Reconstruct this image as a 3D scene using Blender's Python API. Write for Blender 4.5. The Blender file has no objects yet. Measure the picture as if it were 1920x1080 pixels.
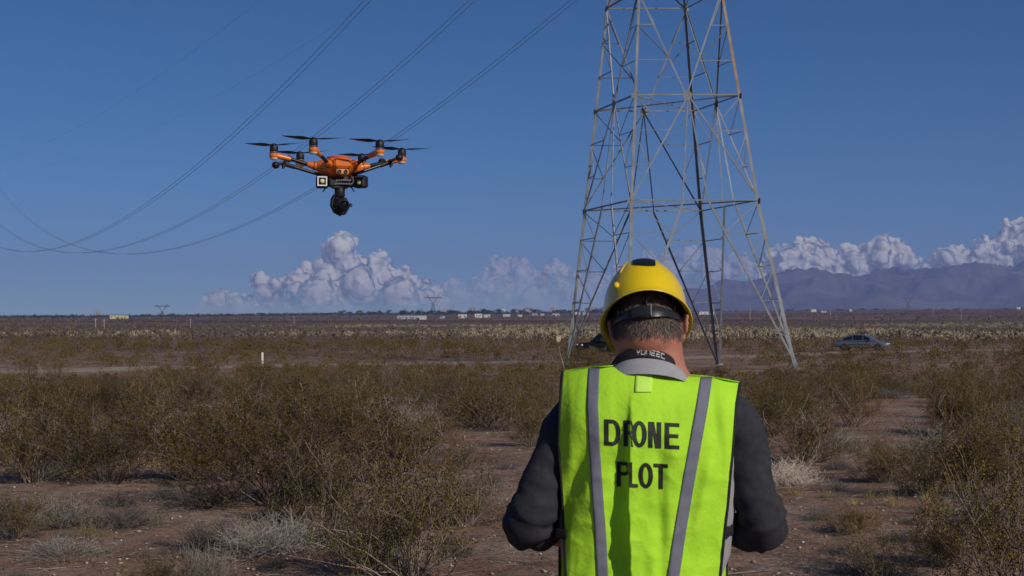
import bpy, math, random
import numpy as np
from mathutils import Vector, Matrix, Quaternion, noise

# ------------------------------------------------------------------ camera, light, exposure
S = bpy.context.scene
COL = S.collection
F, U0, V0, CZ = 2637.0, 960.0, 618.0, 1.65       # focal length in photo pixels, eye level row, eye height
cam = bpy.data.cameras.new("camera"); cam_o = bpy.data.objects.new("camera", cam); COL.objects.link(cam_o)
cam.sensor_width = 36; cam.lens = F / 1920 * 36
cam.shift_y = (V0 - 540) / 1920
cam.clip_start = 0.05; cam.clip_end = 60000
cam_o.location = (0, 0, CZ); cam_o.rotation_euler = (math.radians(90), 0, 0)
cam.dof.use_dof = True; cam.dof.focus_distance = 7.5; cam.dof.aperture_fstop = 14.0
S.camera = cam_o
SUN_AZ, SUN_EL = math.radians(138), math.radians(31)
w = bpy.data.worlds.new("World"); S.world = w; w.use_nodes = True
nt = w.node_tree; bg = nt.nodes["Background"]
sky = nt.nodes.new("ShaderNodeTexSky"); sky.sky_type = 'NISHITA'; sky.sun_disc = False
sky.sun_elevation = SUN_EL; sky.sun_rotation = SUN_AZ
sky.altitude = 3000; sky.air_density = 1.0; sky.dust_density = 0.25; sky.ozone_density = 7.0
hsv = nt.nodes.new('ShaderNodeHueSaturation'); hsv.inputs['Saturation'].default_value = 1.15
nt.links.new(sky.outputs[0], hsv.inputs['Color']); nt.links.new(hsv.outputs[0], bg.inputs[0]); bg.inputs[1].default_value = 0.058
sun = bpy.data.lights.new("sun", 'SUN'); sun_o = bpy.data.objects.new("sun", sun); COL.objects.link(sun_o)
sun.energy = 3.2; sun.angle = math.radians(0.53); sun.color = (1.0, 0.93, 0.82)
SD = Vector((math.sin(SUN_AZ) * math.cos(SUN_EL), math.cos(SUN_AZ) * math.cos(SUN_EL), math.sin(SUN_EL)))
sun_o.rotation_euler = (-SD).to_track_quat('-Z', 'Y').to_euler(); sun_o.location = SD * 50
S.view_settings.view_transform = 'Standard'; S.view_settings.look = 'None'
S.view_settings.exposure = -0.05; S.view_settings.gamma = 1
try: S.view_settings.use_curve_mapping = False
except Exception: pass
S.cycles.max_bounces = 8; S.cycles.transparent_max_bounces = 12; S.cycles.volume_bounces = 1
rnd = random.Random(7)
PI = math.pi

# ------------------------------------------------------------------ helpers
def W(u, v, d):                      # a point seen at (u, v) in the photograph, d metres away
    return Vector(((u - U0) / F * d, d, CZ - (v - V0) / F * d))
def lerp(a, b, t): return a + (b - a) * t
def pl(x, pts):                      # piecewise linear
    if x <= pts[0][0]: return pts[0][1]
    for (a, b), (c, d) in zip(pts, pts[1:]):
        if x <= c: return b + (d - b) * (x - a) / (c - a)
    return pts[-1][1]
def sm(a, b, x):
    t = min(1, max(0, (x - a) / (b - a))); return t * t * (3 - 2 * t)

class MB:
    """collects geometry; build() links it as one mesh object"""
    def __init__(s): s.v = []; s.f = []
    def add(s, vs, fs):
        k = len(s.v); s.v += [tuple(p) for p in vs]; s.f += [tuple(i + k for i in f) for f in fs]; return s
    def box(s, c, size, rot=None):
        hx, hy, hz = [q / 2 for q in size]
        vs = [Vector((x, y, z)) for x in (-hx, hx) for y in (-hy, hy) for z in (-hz, hz)]
        if rot is not None: vs = [rot @ p for p in vs]
        return s.add([Vector(c) + p for p in vs], [(0, 1, 3, 2), (4, 6, 7, 5), (0, 4, 5, 1), (2, 3, 7, 6), (0, 2, 6, 4), (1, 5, 7, 3)])
    def bbox(s, c, size, b, rot=None):   # bevelled box
        hx, hy, hz = [q / 2 for q in size]
        ring = [(hx - b, hy), (-hx + b, hy), (-hx, hy - b), (-hx, -hy + b), (-hx + b, -hy), (hx - b, -hy), (hx, -hy + b), (hx, hy - b)]
        vs = []
        for z, k in ((-hz, 1), (-hz + b, 0), (hz - b, 0), (hz, 1)):
            for x, y in ring:
                q = Vector((x - math.copysign(b * k, x) * 0.8, y - math.copysign(b * k, y) * 0.8, z))
                vs.append(q)
        if rot is not None: vs = [rot @ p for p in vs]
        fs = [tuple(range(7, -1, -1)), tuple(range(24, 32))]
        for r in range(3):
            for i in range(8): fs.append((r * 8 + i, r * 8 + (i + 1) % 8, r * 8 + 8 + (i + 1) % 8, r * 8 + 8 + i))
        return s.add([Vector(c) + p for p in vs], fs)
    def tube(s, pts, rad, n=8, caps=True, flat=None):
        pts = [Vector(p) for p in pts]
        if not hasattr(rad, '__len__'): rad = [rad] * len(pts)
        vs = []; fs = []; ref = None
        for i, p in enumerate(pts):
            t = (pts[min(i + 1, len(pts) - 1)] - pts[max(i - 1, 0)]).normalized()
            if ref is None: ref = Vector((0, 0, 1)) if abs(t.z) < .9 else Vector((0, 1, 0))
            a = (ref - t * ref.dot(t)).normalized(); b = t.cross(a); ref = a
            r = rad[i]; ra, rb = (r, r) if not hasattr(r, '__len__') else r
            for k in range(n):
                q = 2 * PI * k / n; vs.append(p + a * math.cos(q) * ra + b * math.sin(q) * rb)
        for i in range(len(pts) - 1):
            for k in range(n): fs.append((i * n + k, i * n + (k + 1) % n, (i + 1) * n + (k + 1) % n, (i + 1) * n + k))
        if caps: fs.append(tuple(range(n - 1, -1, -1))); fs.append(tuple(range((len(pts) - 1) * n, len(pts) * n)))
        return s.add(vs, fs)
    def rings(s, rings, closed=True, caps=True):       # rings: lists of points, equal length
        n = len(rings[0]); vs = [p for r in rings for p in r]; fs = []
        for i in range(len(rings) - 1):
            for k in range(n if closed else n - 1):
                fs.append((i * n + k, i * n + (k + 1) % n, (i + 1) * n + (k + 1) % n, (i + 1) * n + k))
        if caps and closed: fs.append(tuple(range(n - 1, -1, -1))); fs.append(tuple(range((len(rings) - 1) * n, len(rings) * n)))
        return s.add(vs, fs)
    def lathe(s, c, prof, n=20, rot=None, caps=True):  # prof: (radius, z)
        R = []
        for r, z in prof:
            ring = []
            for k in range(n):
                q = Vector((r * math.cos(2 * PI * k / n), r * math.sin(2 * PI * k / n), z))
                if rot is not None: q = rot @ q
                ring.append(Vector(c) + q)
            R.append(ring)
        return s.rings(R, True, caps)
    def ball(s, c, r, n=16, m=10, rot=None, fn=None):
        if not hasattr(r, '__len__'): r = (r, r, r)
        R = []
        for j in range(m + 1):
            th = PI * (j + .02 * (j == 0) - .02 * (j == m)) / m
            ring = []
            for k in range(n):
                ph = 2 * PI * k / n
                d = Vector((math.sin(th) * math.cos(ph), math.sin(th) * math.sin(ph), -math.cos(th)))
                q = Vector((d.x * r[0], d.y * r[1], d.z * r[2]))
                if fn: q = fn(q, d)
                if rot is not None: q = rot @ q
                ring.append(Vector(c) + q)
            R.append(ring)
        return s.rings(R)
    def angle(s, p, q, w, t=.012, up=None, flip=1):      # steel angle section from p to q
        p = Vector(p); q = Vector(q); d = (q - p).normalized()
        ref = Vector(up) if up is not None else Vector((0, 0, 1))
        if abs(d.dot(ref)) > .95: ref = Vector((0, 1, 0))
        a = d.cross(ref).normalized() * flip; b = a.cross(d).normalized()
        sec = [(0, 0), (w, 0), (w, t), (t, t), (t, w), (0, w)]
        vs = [e + a * x + b * y for e in (p, q) for x, y in sec]
        fs = [(5, 4, 3, 2, 1, 0), (6, 7, 8, 9, 10, 11)] + [(i, (i + 1) % 6, 6 + (i + 1) % 6, 6 + i) for i in range(6)]
        return s.add(vs, fs)
    def mesh(s, name, mat=None, smooth=False, off=None):
        me = bpy.data.meshes.new(name)
        vs = s.v if off is None else [(a - off[0], b - off[1], c - off[2]) for a, b, c in s.v]
        me.from_pydata(vs, [], s.f); me.update()
        if mat: me.materials.append(mat)
        if smooth: me.polygons.foreach_set('use_smooth', [True] * len(me.polygons))
        return me
    def build(s, name, mat, parent=None, smooth=False, origin=None, angle=None):
        off = origin
        if parent is not None: off = Vector(parent.get('_o', (0, 0, 0)))
        me = s.mesh(name, mat, smooth, off)
        o = bpy.data.objects.new(name, me); COL.objects.link(o)
        if parent is not None: o.parent = parent; o['_o'] = tuple(off)
        elif origin is not None: o.location = origin; o['_o'] = tuple(origin)
        if smooth and angle is not None:
            try: me.set_sharp_from_angle(angle=math.radians(angle))
            except Exception: pass
        return o
def npmesh(name, V, Fs, mat, nv):       # numpy verts and faces with nv corners each
    me = bpy.data.meshes.new(name); V = np.asarray(V, dtype=np.float32); Fs = np.asarray(Fs, dtype=np.int32)
    me.vertices.add(len(V)); me.vertices.foreach_set('co', V.ravel())
    me.loops.add(Fs.size); me.loops.foreach_set('vertex_index', Fs.ravel())
    me.polygons.add(len(Fs)); me.polygons.foreach_set('loop_start', np.arange(0, Fs.size, nv, dtype=np.int32))
    me.polygons.foreach_set('loop_total', np.full(len(Fs), nv, dtype=np.int32))
    me.update(calc_edges=True)
    if mat: me.materials.append(mat)
    return me
def link(name, me, parent=None):
    o = bpy.data.objects.new(name, me); COL.objects.link(o)
    if parent is not None: o.parent = parent; o['_o'] = parent.get('_o', (0, 0, 0))
    return o
def tag(o, label=None, cat=None, group=None, kind=None):
    if label: o['label'] = label
    if cat: o['category'] = cat
    if group: o['group'] = group
    if kind: o['kind'] = kind
    return o
def thing(name, label, cat, loc=(0, 0, 0), group=None):
    o = bpy.data.objects.new(name, None); COL.objects.link(o); o.location = loc; o['_o'] = tuple(loc)
    o.empty_display_size = .2
    return tag(o, label, cat, group)
def copy_thing(root):
    r = root.copy(); COL.objects.link(r)
    for ch in root.children:
        c = ch.copy(); COL.objects.link(c); c.parent = r
        for g in ch.children:
            d = g.copy(); COL.objects.link(d); d.parent = c
    return r

# ------------------------------------------------------------------ materials
def srgb(h):
    return tuple(((c / 255) / 12.92 if c / 255 <= .04045 else ((c / 255 + .055) / 1.055) ** 2.4) for c in h)
def mat(name, col, rough=.6, metal=0, var=.15, scale=8, bump=0, bscale=60, coat=0, spec=.5, island=None, trans=0, detail=4):
    m = bpy.data.materials.new(name); m.use_nodes = True; n = m.node_tree; N = n.nodes; L = n.links
    b = N['Principled BSDF']
    tc = N.new('ShaderNodeTexCoord'); no = N.new('ShaderNodeTexNoise'); no.inputs['Scale'].default_value = scale; no.inputs['Detail'].default_value = detail
    L.new(tc.outputs['Object'], no.inputs['Vector'])
    cr = N.new('ShaderNodeValToRGB'); e = cr.color_ramp.elements
    e[0].position = .3; e[1].position = .7
    e[0].color = tuple(max(0, c * (1 - var)) for c in col[:3]) + (1,); e[1].color = tuple(min(1, c * (1 + var)) for c in col[:3]) + (1,)
    L.new(no.outputs['Fac'], cr.inputs[0])
    out = cr.outputs[0]
    if island:                          # colour of each leaf or twig picked from a short list
        ge = N.new('ShaderNodeNewGeometry'); c2 = N.new('ShaderNodeValToRGB'); c2.color_ramp.interpolation = 'CONSTANT'
        els = c2.color_ramp.elements
        while len(els) < len(island): els.new(.5)
        for i, c in enumerate(island): els[i].position = i / len(island); els[i].color = tuple(c) + (1,)
        L.new(ge.outputs['Random Per Island'], c2.inputs[0])
        oi = N.new('ShaderNodeObjectInfo'); hs = N.new('ShaderNodeHueSaturation')
        mr = N.new('ShaderNodeMapRange'); mr.inputs[3].default_value = .65; mr.inputs[4].default_value = 1.55
        L.new(oi.outputs['Random'], mr.inputs[0]); L.new(mr.outputs[0], hs.inputs['Value'])
        mh = N.new('ShaderNodeMapRange'); mh.inputs[3].default_value = .48; mh.inputs[4].default_value = .514
        mu = N.new('ShaderNodeMath'); mu.operation = 'FRACT'; mm = N.new('ShaderNodeMath'); mm.operation = 'MULTIPLY'; mm.inputs[1].default_value = 7.31
        L.new(oi.outputs['Random'], mm.inputs[0]); L.new(mm.outputs[0], mu.inputs[0]); L.new(mu.outputs[0], mh.inputs[0]); L.new(mh.outputs[0], hs.inputs['Hue'])
        L.new(c2.outputs[0], hs.inputs['Color']); out = hs.outputs[0]
    L.new(out, b.inputs['Base Color'])
    b.inputs['Roughness'].default_value = rough; b.inputs['Metallic'].default_value = metal
    b.inputs['Coat Weight'].default_value = coat; b.inputs['Specular IOR Level'].default_value = spec
    if bump:
        n2 = N.new('ShaderNodeTexNoise'); n2.inputs['Scale'].default_value = bscale; n2.inputs['Detail'].default_value = 5
        L.new(tc.outputs['Object'], n2.inputs['Vector'])
        bp = N.new('ShaderNodeBump'); bp.inputs['Strength'].default_value = bump; bp.inputs['Distance'].default_value = .02
        L.new(n2.outputs['Fac'], bp.inputs['Height']); L.new(bp.outputs[0], b.inputs['Normal'])
    if trans:
        tr = N.new('ShaderNodeBsdfTranslucent'); mx = N.new('ShaderNodeMixShader'); mx.inputs[0].default_value = trans
        L.new(out, tr.inputs[0]); L.new(b.outputs[0], mx.inputs[1]); L.new(tr.outputs[0], mx.inputs[2])
        L.new(mx.outputs[0], N['Material Output'].inputs[0])
    return m
M = {}

# ------------------------------------------------------------------ terrain
VPROF = [(0, 9999)]
# height of the land along a line of sight: (distance, height)
ZP = [(0, 0), (16, 0), (28, -.12), (42, -.38), (60, -.62), (80, -.74), (100, -.58), (119, -.27), (160, .05), (260, .55), (500, 1.7),
      (1000, 6.6), (2000, 19), (3500, 41.5), (5200, 55), (9000, 80), (15000, 120)]
LZ = [math.log(1 + a) for a, _ in ZP]
def gz(x, y):
    r = math.hypot(x, y); z = pl(math.log(1 + r), list(zip(LZ, [b for _, b in ZP])))
    # smooth the kinks by averaging three radii
    for k in (.93, 1.07): z += pl(math.log(1 + r * k), list(zip(LZ, [b for _, b in ZP])))
    z /= 3
    a = max(-1.3, min(1.3, math.atan2(x, y) / .364)) if y > 0 else 0
    z += a * 6.6 * r / F * sm(300, 2500, r)
    if r < 400:
        k = 1 - sm(60, 200, r)
        z += k * (noise.noise(Vector((x * .18, y * .18, 3))) * .10 + noise.noise(Vector((x * .7, y * .7, 9))) * .035) * min(1, r / 6 + .2)
    else: z += noise.noise(Vector((x * .002, y * .002, 1))) * r * .0008
    return z
def hit(u, v, dmax=9000):                # where the line of sight through (u, v) meets the ground
    d = 6.0; prev = d
    while d < dmax:
        p = W(u, v, d)
        if p.z < gz(p.x, p.y):
            a, b = prev, d
            for _ in range(18):
                m_ = (a + b) / 2; q = W(u, v, m_)
                if q.z < gz(q.x, q.y): b = m_
                else: a = m_
            return W(u, v, b)
        prev = d; d *= 1.012
    return W(u, v, dmax)

def ground_material():
    m = bpy.data.materials.new('desert_soil'); m.use_nodes = True; n = m.node_tree; N = n.nodes; L = n.links; b = N['Principled BSDF']
    geo = N.new('ShaderNodeNewGeometry')
    def nz(scale, detail=5, sc=(1, 1, 1), rough=.55):
        mp = N.new('ShaderNodeMapping'); mp.inputs['Scale'].default_value = sc; L.new(geo.outputs['Position'], mp.inputs[0])
        t = N.new('ShaderNodeTexNoise'); t.inputs['Scale'].default_value = scale; t.inputs['Detail'].default_value = detail; t.inputs['Roughness'].default_value = rough
        L.new(mp.outputs[0], t.inputs['Vector']); return t.outputs['Fac']
    def ramp(fac, stops, interp='LINEAR'):
        r = N.new('ShaderNodeValToRGB'); r.color_ramp.interpolation = interp; e = r.color_ramp.elements
        while len(e) < len(stops): e.new(.5)
        for i, (p, c) in enumerate(stops): e[i].position = p; e[i].color = tuple(c) + (1,)
        L.new(fac, r.inputs[0]); return r.outputs[0]
    def mix(f, a, bb, mode='MIX'):
        x = N.new('ShaderNodeMix'); x.data_type = 'RGBA'; x.blend_type = mode
        if isinstance(f, float): x.inputs[0].default_value = f
        else: L.new(f, x.inputs[0])
        L.new(a, x.inputs[6]); L.new(bb, x.inputs[7]); return x.outputs[2]
    near = ramp(nz(.45, 6), [(.35, (.235, .135, .09)), (.5, (.30, .19, .135)), (.66, (.36, .265, .205))])
    grit = ramp(nz(30, 6, rough=.85), [(.36, (.42, .40, .39)), (.5, (1, 1, 1)), (.64, (1.7, 1.68, 1.65))])
    near = mix(.85, near, grit, 'MULTIPLY')
    litt = ramp(nz(2.2, 7, rough=.75), [(.46, (1, 1, 1)), (.62, (.50, .47, .46))]); near = mix(.8, near, litt, 'MULTIPLY')
    vo = N.new('ShaderNodeTexVoronoi'); vo.inputs['Scale'].default_value = 26; L.new(geo.outputs['Position'], vo.inputs['Vector'])
    peb = ramp(vo.outputs['Distance'], [(.10, (1, 1, 1)), (.2, (0, 0, 0))])
    pcol = ramp(nz(60, 1), [(.35, (.17, .11, .09)), (.6, (.46, .40, .35))])
    thin = ramp(nz(3.5, 3), [(.48, (0, 0, 0)), (.62, (.8, .8, .8))])
    pm = N.new('ShaderNodeMath'); pm.operation = 'MULTIPLY'; L.new(peb, pm.inputs[0]); L.new(thin, pm.inputs[1])
    near = mix(pm.outputs[0], near, pcol)
    far = ramp(nz(.004, 6, (.35, 1.3, 0)), [(.36, (.075, .05, .036)), (.5, (.13, .085, .062)), (.56, (.24, .145, .11)), (.62, (.10, .068, .05))])
    farg = ramp(nz(.06, 6, (.5, 1.0, 0), .7), [(.35, (.55, .55, .55)), (.65, (1.4, 1.4, 1.4))])
    far = mix(1.0, far, farg, 'MULTIPLY')
    sx = N.new('ShaderNodeVectorMath'); sx.operation = 'LENGTH'; L.new(geo.outputs['Position'], sx.inputs[0])
    mr = N.new('ShaderNodeMapRange'); mr.inputs[1].default_value = 60; mr.inputs[2].default_value = 260; L.new(sx.outputs['Value'], mr.inputs[0])
    L.new(mix(mr.outputs[0], near, far), b.inputs['Base Color'])
    b.inputs['Roughness'].default_value = .95; b.inputs['Specular IOR Level'].default_value = .15
    bp = N.new('ShaderNodeBump'); bp.inputs['Strength'].default_value = .8; bp.inputs['Distance'].default_value = .03
    L.new(nz(14, 8, rough=.7), bp.inputs['Height']); L.new(bp.outputs[0], b.inputs['Normal'])
    return m
M['soil'] = ground_material()
def build_ground():
    rs = [0.0] + list(np.exp(np.linspace(math.log(2.0), math.log(14800), 330)))
    th = list(np.radians(np.concatenate([np.arange(-180, -30, 5.0), np.arange(-30, 30, .3), np.arange(30, 180, 5.0)])))
    V = [(0, 0, gz(0, .01))]; Fc = []
    n = len(th)
    for r in rs[1:]:
        for t in th:
            x, y = r * math.sin(t), r * math.cos(t); V.append((x, y, gz(x, y)))
    for k in range(n): Fc.append((0, 1 + (k + 1) % n, 1 + k))
    for i in range(len(rs) - 2):
        a = 1 + i * n
        for k in range(n): Fc.append((a + k, a + (k + 1) % n, a + n + (k + 1) % n, a + n + k))
    mb = MB(); mb.v = V; mb.f = Fc
    o = mb.build('ground', M['soil'], smooth=True); tag(o, kind='structure'); return o
build_ground()

# the dirt road that crosses behind the tower
def road():
    pts = [(-700, 716), (-200, 703), (40, 697), (300, 690), (700, 683), (1150, 676), (1320, 670), (1615, 660.5), (1860, 656), (2300, 651)]
    P = [hit(u, v) for u, v in pts]
    fine = []
    for i in range(len(P) - 1):
        k = 14
        for j in range(k): fine.append(P[i].lerp(P[i + 1], j / k))
    R = []
    for i, p in enumerate(fine):
        t = (fine[min(i + 1, len(fine) - 1)] - fine[max(i - 1, 0)]); t.z = 0; t.normalize(); s_ = Vector((t.y, -t.x, 0))
        wob = noise.noise(p * .2) * .35
        ring = []
        for k in np.linspace(-1, 1, 9):
            q = p + s_ * (k * 2.1 + wob); rut = -.02 * math.exp(-((abs(k) - .42) / .12) ** 2)
            ring.append(Vector((q.x, q.y, gz(q.x, q.y) + .05 + rut - .05 * abs(k) ** 6)))
        R.append(ring)
    mb = MB(); mb.rings(R, closed=False)
    m = mat('road_dirt', (.32, .245, .19), .95, var=.22, scale=.9, bump=.4, bscale=12, spec=.1)
    tag(mb.build('dirt_road', m, smooth=True), kind='structure')
    return fine
ROAD = road()

def mountains():
    env = [(880, 0), (980, 0), (1060, 8), (1100, 16), (1200, 26), (1300, 48), (1400, 60), (1460, 70), (1560, 72), (1660, 79), (1700, 73), (1760, 78),
           (1840, 84), (1920, 91), (2100, 98), (2400, 80), (2900, 60)]
    us = np.concatenate([np.arange(870, 2000, 3.0), np.arange(2000, 2900, 9.0)]); rs = np.linspace(8600, 14000, 110); V = []; Fc = []
    for r in rs:
        t = (r - 8600) / 5400
        for u in us:
            x = (u - U0) / F * r; base = gz(x, r) - 12
            e = pl(u, env) / F * 12400
            p = Vector((x * .0008, r * .0007, 2.2))
            rg = 0; am = 1; fr = 1
            for o_ in range(6):
                rg += am * (1 - abs(noise.noise(p * fr + Vector((0, 0, o_ * 3.1))) * 2)); am *= .5; fr *= 2.05
            rg /= 1.97
            rise = sm(0, .72, t) * (1 - .55 * sm(.78, 1, t))
            h = e * 1.18 * (rise * (.20 + 1.05 * rg * (.55 + .45 * sm(.3, .72, t))) + .10 * sm(.02, .2, t) * max(0, rg - .3) * (1 - rise))
            V.append((x, r, base + h))
    n = len(us)
    for i in range(len(rs) - 1):
        for k in range(n - 1): Fc.append((i * n + k, i * n + k + 1, (i + 1) * n + k + 1, (i + 1) * n + k))
    mb = MB(); mb.v = V; mb.f = Fc
    m = mat('mountain_rock', (.115, .10, .10), .95, var=.35, scale=.0018, bump=0, spec=.1, detail=8)
    tag(mb.build('mountains', m, smooth=True), kind='structure')
mountains()

def haze():
    mb = MB(); mb.box((0, 0, HTOP / 2 - 1.5), (30400, 30400, HTOP + 3))
    m = bpy.data.materials.new('haze_air'); m.use_nodes = True; N = m.node_tree.nodes; L = m.node_tree.links
    N.remove(N['Principled BSDF']); v = N.new('ShaderNodeVolumePrincipled')
    v.inputs['Color'].default_value = (.40, .52, 1.0, 1); v.inputs['Density'].default_value = HAZE; v.inputs['Anisotropy'].default_value = .0
    L.new(v.outputs[0], N['Material Output'].inputs['Volume'])
    o = mb.build('haze', m); tag(o, kind='stuff'); o.display_type = 'WIRE'
HAZE = 0.000078; HTOP = max((v.co.z for v in bpy.data.objects['mountains'].data.vertices)) + 4; print('haze top', HTOP)
haze()

# ------------------------------------------------------------------ clouds, far beyond the haze
def cloud_material(name, col, soft, haze_fade_top=760):
    m = bpy.data.materials.new(name); m.use_nodes = True; N = m.node_tree.nodes; L = m.node_tree.links
    N.remove(N['Principled BSDF'])
    d = N.new('ShaderNodeBsdfDiffuse'); t = N.new('ShaderNodeBsdfTranslucent'); tr = N.new('ShaderNodeBsdfTransparent')
    d.inputs[0].default_value = tuple(col) + (1,); t.inputs[0].default_value = tuple(col) + (1,)
    mx = N.new('ShaderNodeMixShader'); mx.inputs[0].default_value = .12; L.new(d.outputs[0], mx.inputs[1]); L.new(t.outputs[0], mx.inputs[2])
    lw = N.new('ShaderNodeLayerWeight'); lw.inputs[0].default_value = .5
    geo = N.new('ShaderNodeNewGeometry'); no = N.new('ShaderNodeTexNoise'); no.inputs['Scale'].default_value = .0045; no.inputs['Detail'].default_value = 6
    L.new(geo.outputs['Position'], no.inputs['Vector'])
    a = N.new('ShaderNodeMath'); a.operation = 'MULTIPLY_ADD'; L.new(no.outputs['Fac'], a.inputs[0]); a.inputs[1].default_value = .5; 
    L.new(lw.outputs['Facing'], a.inputs[2])
    mr = N.new('ShaderNodeMapRange'); mr.interpolation_type = 'SMOOTHSTEP'; mr.inputs[1].default_value = soft[0]; mr.inputs[2].default_value = soft[1]; mr.inputs[3].default_value = soft[2]; mr.inputs[4].default_value = 1
    L.new(a.outputs[0], mr.inputs[0])
    m2 = N.new('ShaderNodeMixShader'); L.new(mr.outputs[0], m2.inputs[0]); L.new(mx.outputs[0], m2.inputs[1]); L.new(tr.outputs[0], m2.inputs[2])
    # painted haze: the cloud base fades to transparent by height
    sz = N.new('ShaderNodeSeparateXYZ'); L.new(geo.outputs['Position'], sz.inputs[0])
    haze_fade = N.new('ShaderNodeMapRange'); haze_fade.interpolation_type = 'SMOOTHSTEP'; haze_fade.inputs[1].default_value = 150; haze_fade.inputs[2].default_value = haze_fade_top; haze_fade.inputs[3].default_value = .94; haze_fade.inputs[4].default_value = 0
    L.new(sz.outputs['Z'], haze_fade.inputs[0]); m3 = N.new('ShaderNodeMixShader'); tr2 = N.new('ShaderNodeBsdfTransparent')
    L.new(haze_fade.outputs[0], m3.inputs[0]); L.new(m2.outputs[0], m3.inputs[1]); L.new(tr2.outputs[0], m3.inputs[2])
    L.new(m3.outputs[0], N['Material Output'].inputs[0])
    return m
def cloud(label, puffs, d, matl, seed, amp=1.0, vox=25):
    """puffs: (u, v, radius in photo pixels)"""
    r0 = random.Random(seed); mb = MB(); k = d / F
    for (u, v, r) in puffs:
        c = W(u, v, d + r0.uniform(-1, 1) * r * k); mb.ball(c, (r * k, r * k * 1.3, r * k), 12, 8)
        for _ in range(int(7 + r * .35)):
            a = r0.uniform(-.3, PI + .3); q = r0.uniform(.65, 1.0); rr = r * r0.uniform(.22, .5)
            c2 = W(u + math.cos(a) * r * q, v - math.sin(a) * r * q, d + r0.uniform(-1, .6) * r * k)
            mb.ball(c2, rr * k, 8, 6)
    o = mb.build('cloud_core', None)
    md = o.modifiers.new('r', 'REMESH'); md.mode = 'VOXEL'; md.voxel_size = vox
    dg = bpy.context.evaluated_depsgraph_get(); me = bpy.data.meshes.new_from_object(o.evaluated_get(dg))
    bpy.data.objects.remove(o)
    n = len(me.vertices); co = np.empty(n * 3, np.float32); me.vertices.foreach_get('co', co); co = co.reshape(-1, 3)
    nn = np.empty(n * 3, np.float32); me.vertices.foreach_get('normal', nn); nn = nn.reshape(-1, 3)
    for i in range(n):
        p = Vector(co[i]) * .0022; h = 0; am = 1
        for o_ in range(5):
            h += am * (abs(noise.noise(p)) * 2 - .5); p = p * 2.15 + Vector((3.1, 0, 0)); am *= .54
        co[i] += nn[i] * h * 52 * amp * (d / 20000)
    me.vertices.foreach_set('co', co.ravel()); me.update()
    me.materials.clear(); me.materials.append(matl)
    me.polygons.foreach_set('use_smooth', [True] * len(me.polygons))
    me.name = 'cloud'
    return tag(link('cloud', me), label, 'cloud')
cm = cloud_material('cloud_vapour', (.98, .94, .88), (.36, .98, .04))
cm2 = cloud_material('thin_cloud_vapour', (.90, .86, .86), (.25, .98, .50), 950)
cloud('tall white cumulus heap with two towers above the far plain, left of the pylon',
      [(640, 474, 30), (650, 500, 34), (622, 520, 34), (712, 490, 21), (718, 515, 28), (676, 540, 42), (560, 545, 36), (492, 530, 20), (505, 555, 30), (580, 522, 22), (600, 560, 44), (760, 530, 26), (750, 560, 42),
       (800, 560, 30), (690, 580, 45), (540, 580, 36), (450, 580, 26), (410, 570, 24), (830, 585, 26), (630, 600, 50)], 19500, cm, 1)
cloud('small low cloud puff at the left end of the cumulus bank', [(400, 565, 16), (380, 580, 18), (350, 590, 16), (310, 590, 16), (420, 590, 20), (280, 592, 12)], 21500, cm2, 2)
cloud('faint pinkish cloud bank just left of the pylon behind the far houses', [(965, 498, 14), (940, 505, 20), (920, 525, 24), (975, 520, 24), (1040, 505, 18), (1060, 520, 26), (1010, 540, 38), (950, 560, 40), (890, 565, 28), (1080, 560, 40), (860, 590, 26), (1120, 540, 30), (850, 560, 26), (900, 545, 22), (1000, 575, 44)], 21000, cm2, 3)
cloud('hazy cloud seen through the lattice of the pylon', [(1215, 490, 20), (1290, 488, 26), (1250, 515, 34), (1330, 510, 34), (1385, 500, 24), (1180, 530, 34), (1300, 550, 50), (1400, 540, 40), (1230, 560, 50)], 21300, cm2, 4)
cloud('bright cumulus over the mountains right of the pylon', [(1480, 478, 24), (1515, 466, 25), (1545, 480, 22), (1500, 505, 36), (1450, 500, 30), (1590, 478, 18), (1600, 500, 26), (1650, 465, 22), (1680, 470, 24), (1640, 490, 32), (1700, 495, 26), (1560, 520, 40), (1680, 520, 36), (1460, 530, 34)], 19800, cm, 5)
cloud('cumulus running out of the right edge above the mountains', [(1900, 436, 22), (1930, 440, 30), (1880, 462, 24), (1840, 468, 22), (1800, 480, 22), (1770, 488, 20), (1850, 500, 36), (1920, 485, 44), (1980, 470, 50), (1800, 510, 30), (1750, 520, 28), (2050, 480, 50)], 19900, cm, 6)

# ------------------------------------------------------------------ the lattice tower
M['steel'] = mat('galvanised_steel', (.25, .262, .268), .6, metal=.15, var=.22, scale=1.3, bump=.05)
M['rust'] = mat('rusty_steel', (.36, .25, .17), .7, metal=.2, var=.3, scale=2.0)
M['wire'] = mat('aluminium_cable', (.20, .21, .23), .5, metal=.5)
M['glass_ins'] = mat('insulator_glass', (.30, .33, .33), .25, var=.1)
SZ = [(-.75, 10.0), (9.24, 7.6), (15.55, 6.33), (21.96, 5.07), (26.5, 4.2)]
def tc_(i, z):                           # corner i of the tower at height z; 0 near left, 1 near right, 2 far right, 3 far left
    s = pl(z, SZ) if z < 26.5 else 4.2
    cx = pl(z, [(-.75, 10.03), (9.24, 9.58), (15.55, 9.43), (21.96, 9.28), (26.5, 9.2)])
    sx, sy = ((-1, -1), (1, -1), (1, 1), (-1, 1))[i]
    y = 86.6 + sy * s / 2
    return Vector((cx + sx * s / 2 - .31 * sy * s / 2, y, z))
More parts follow.
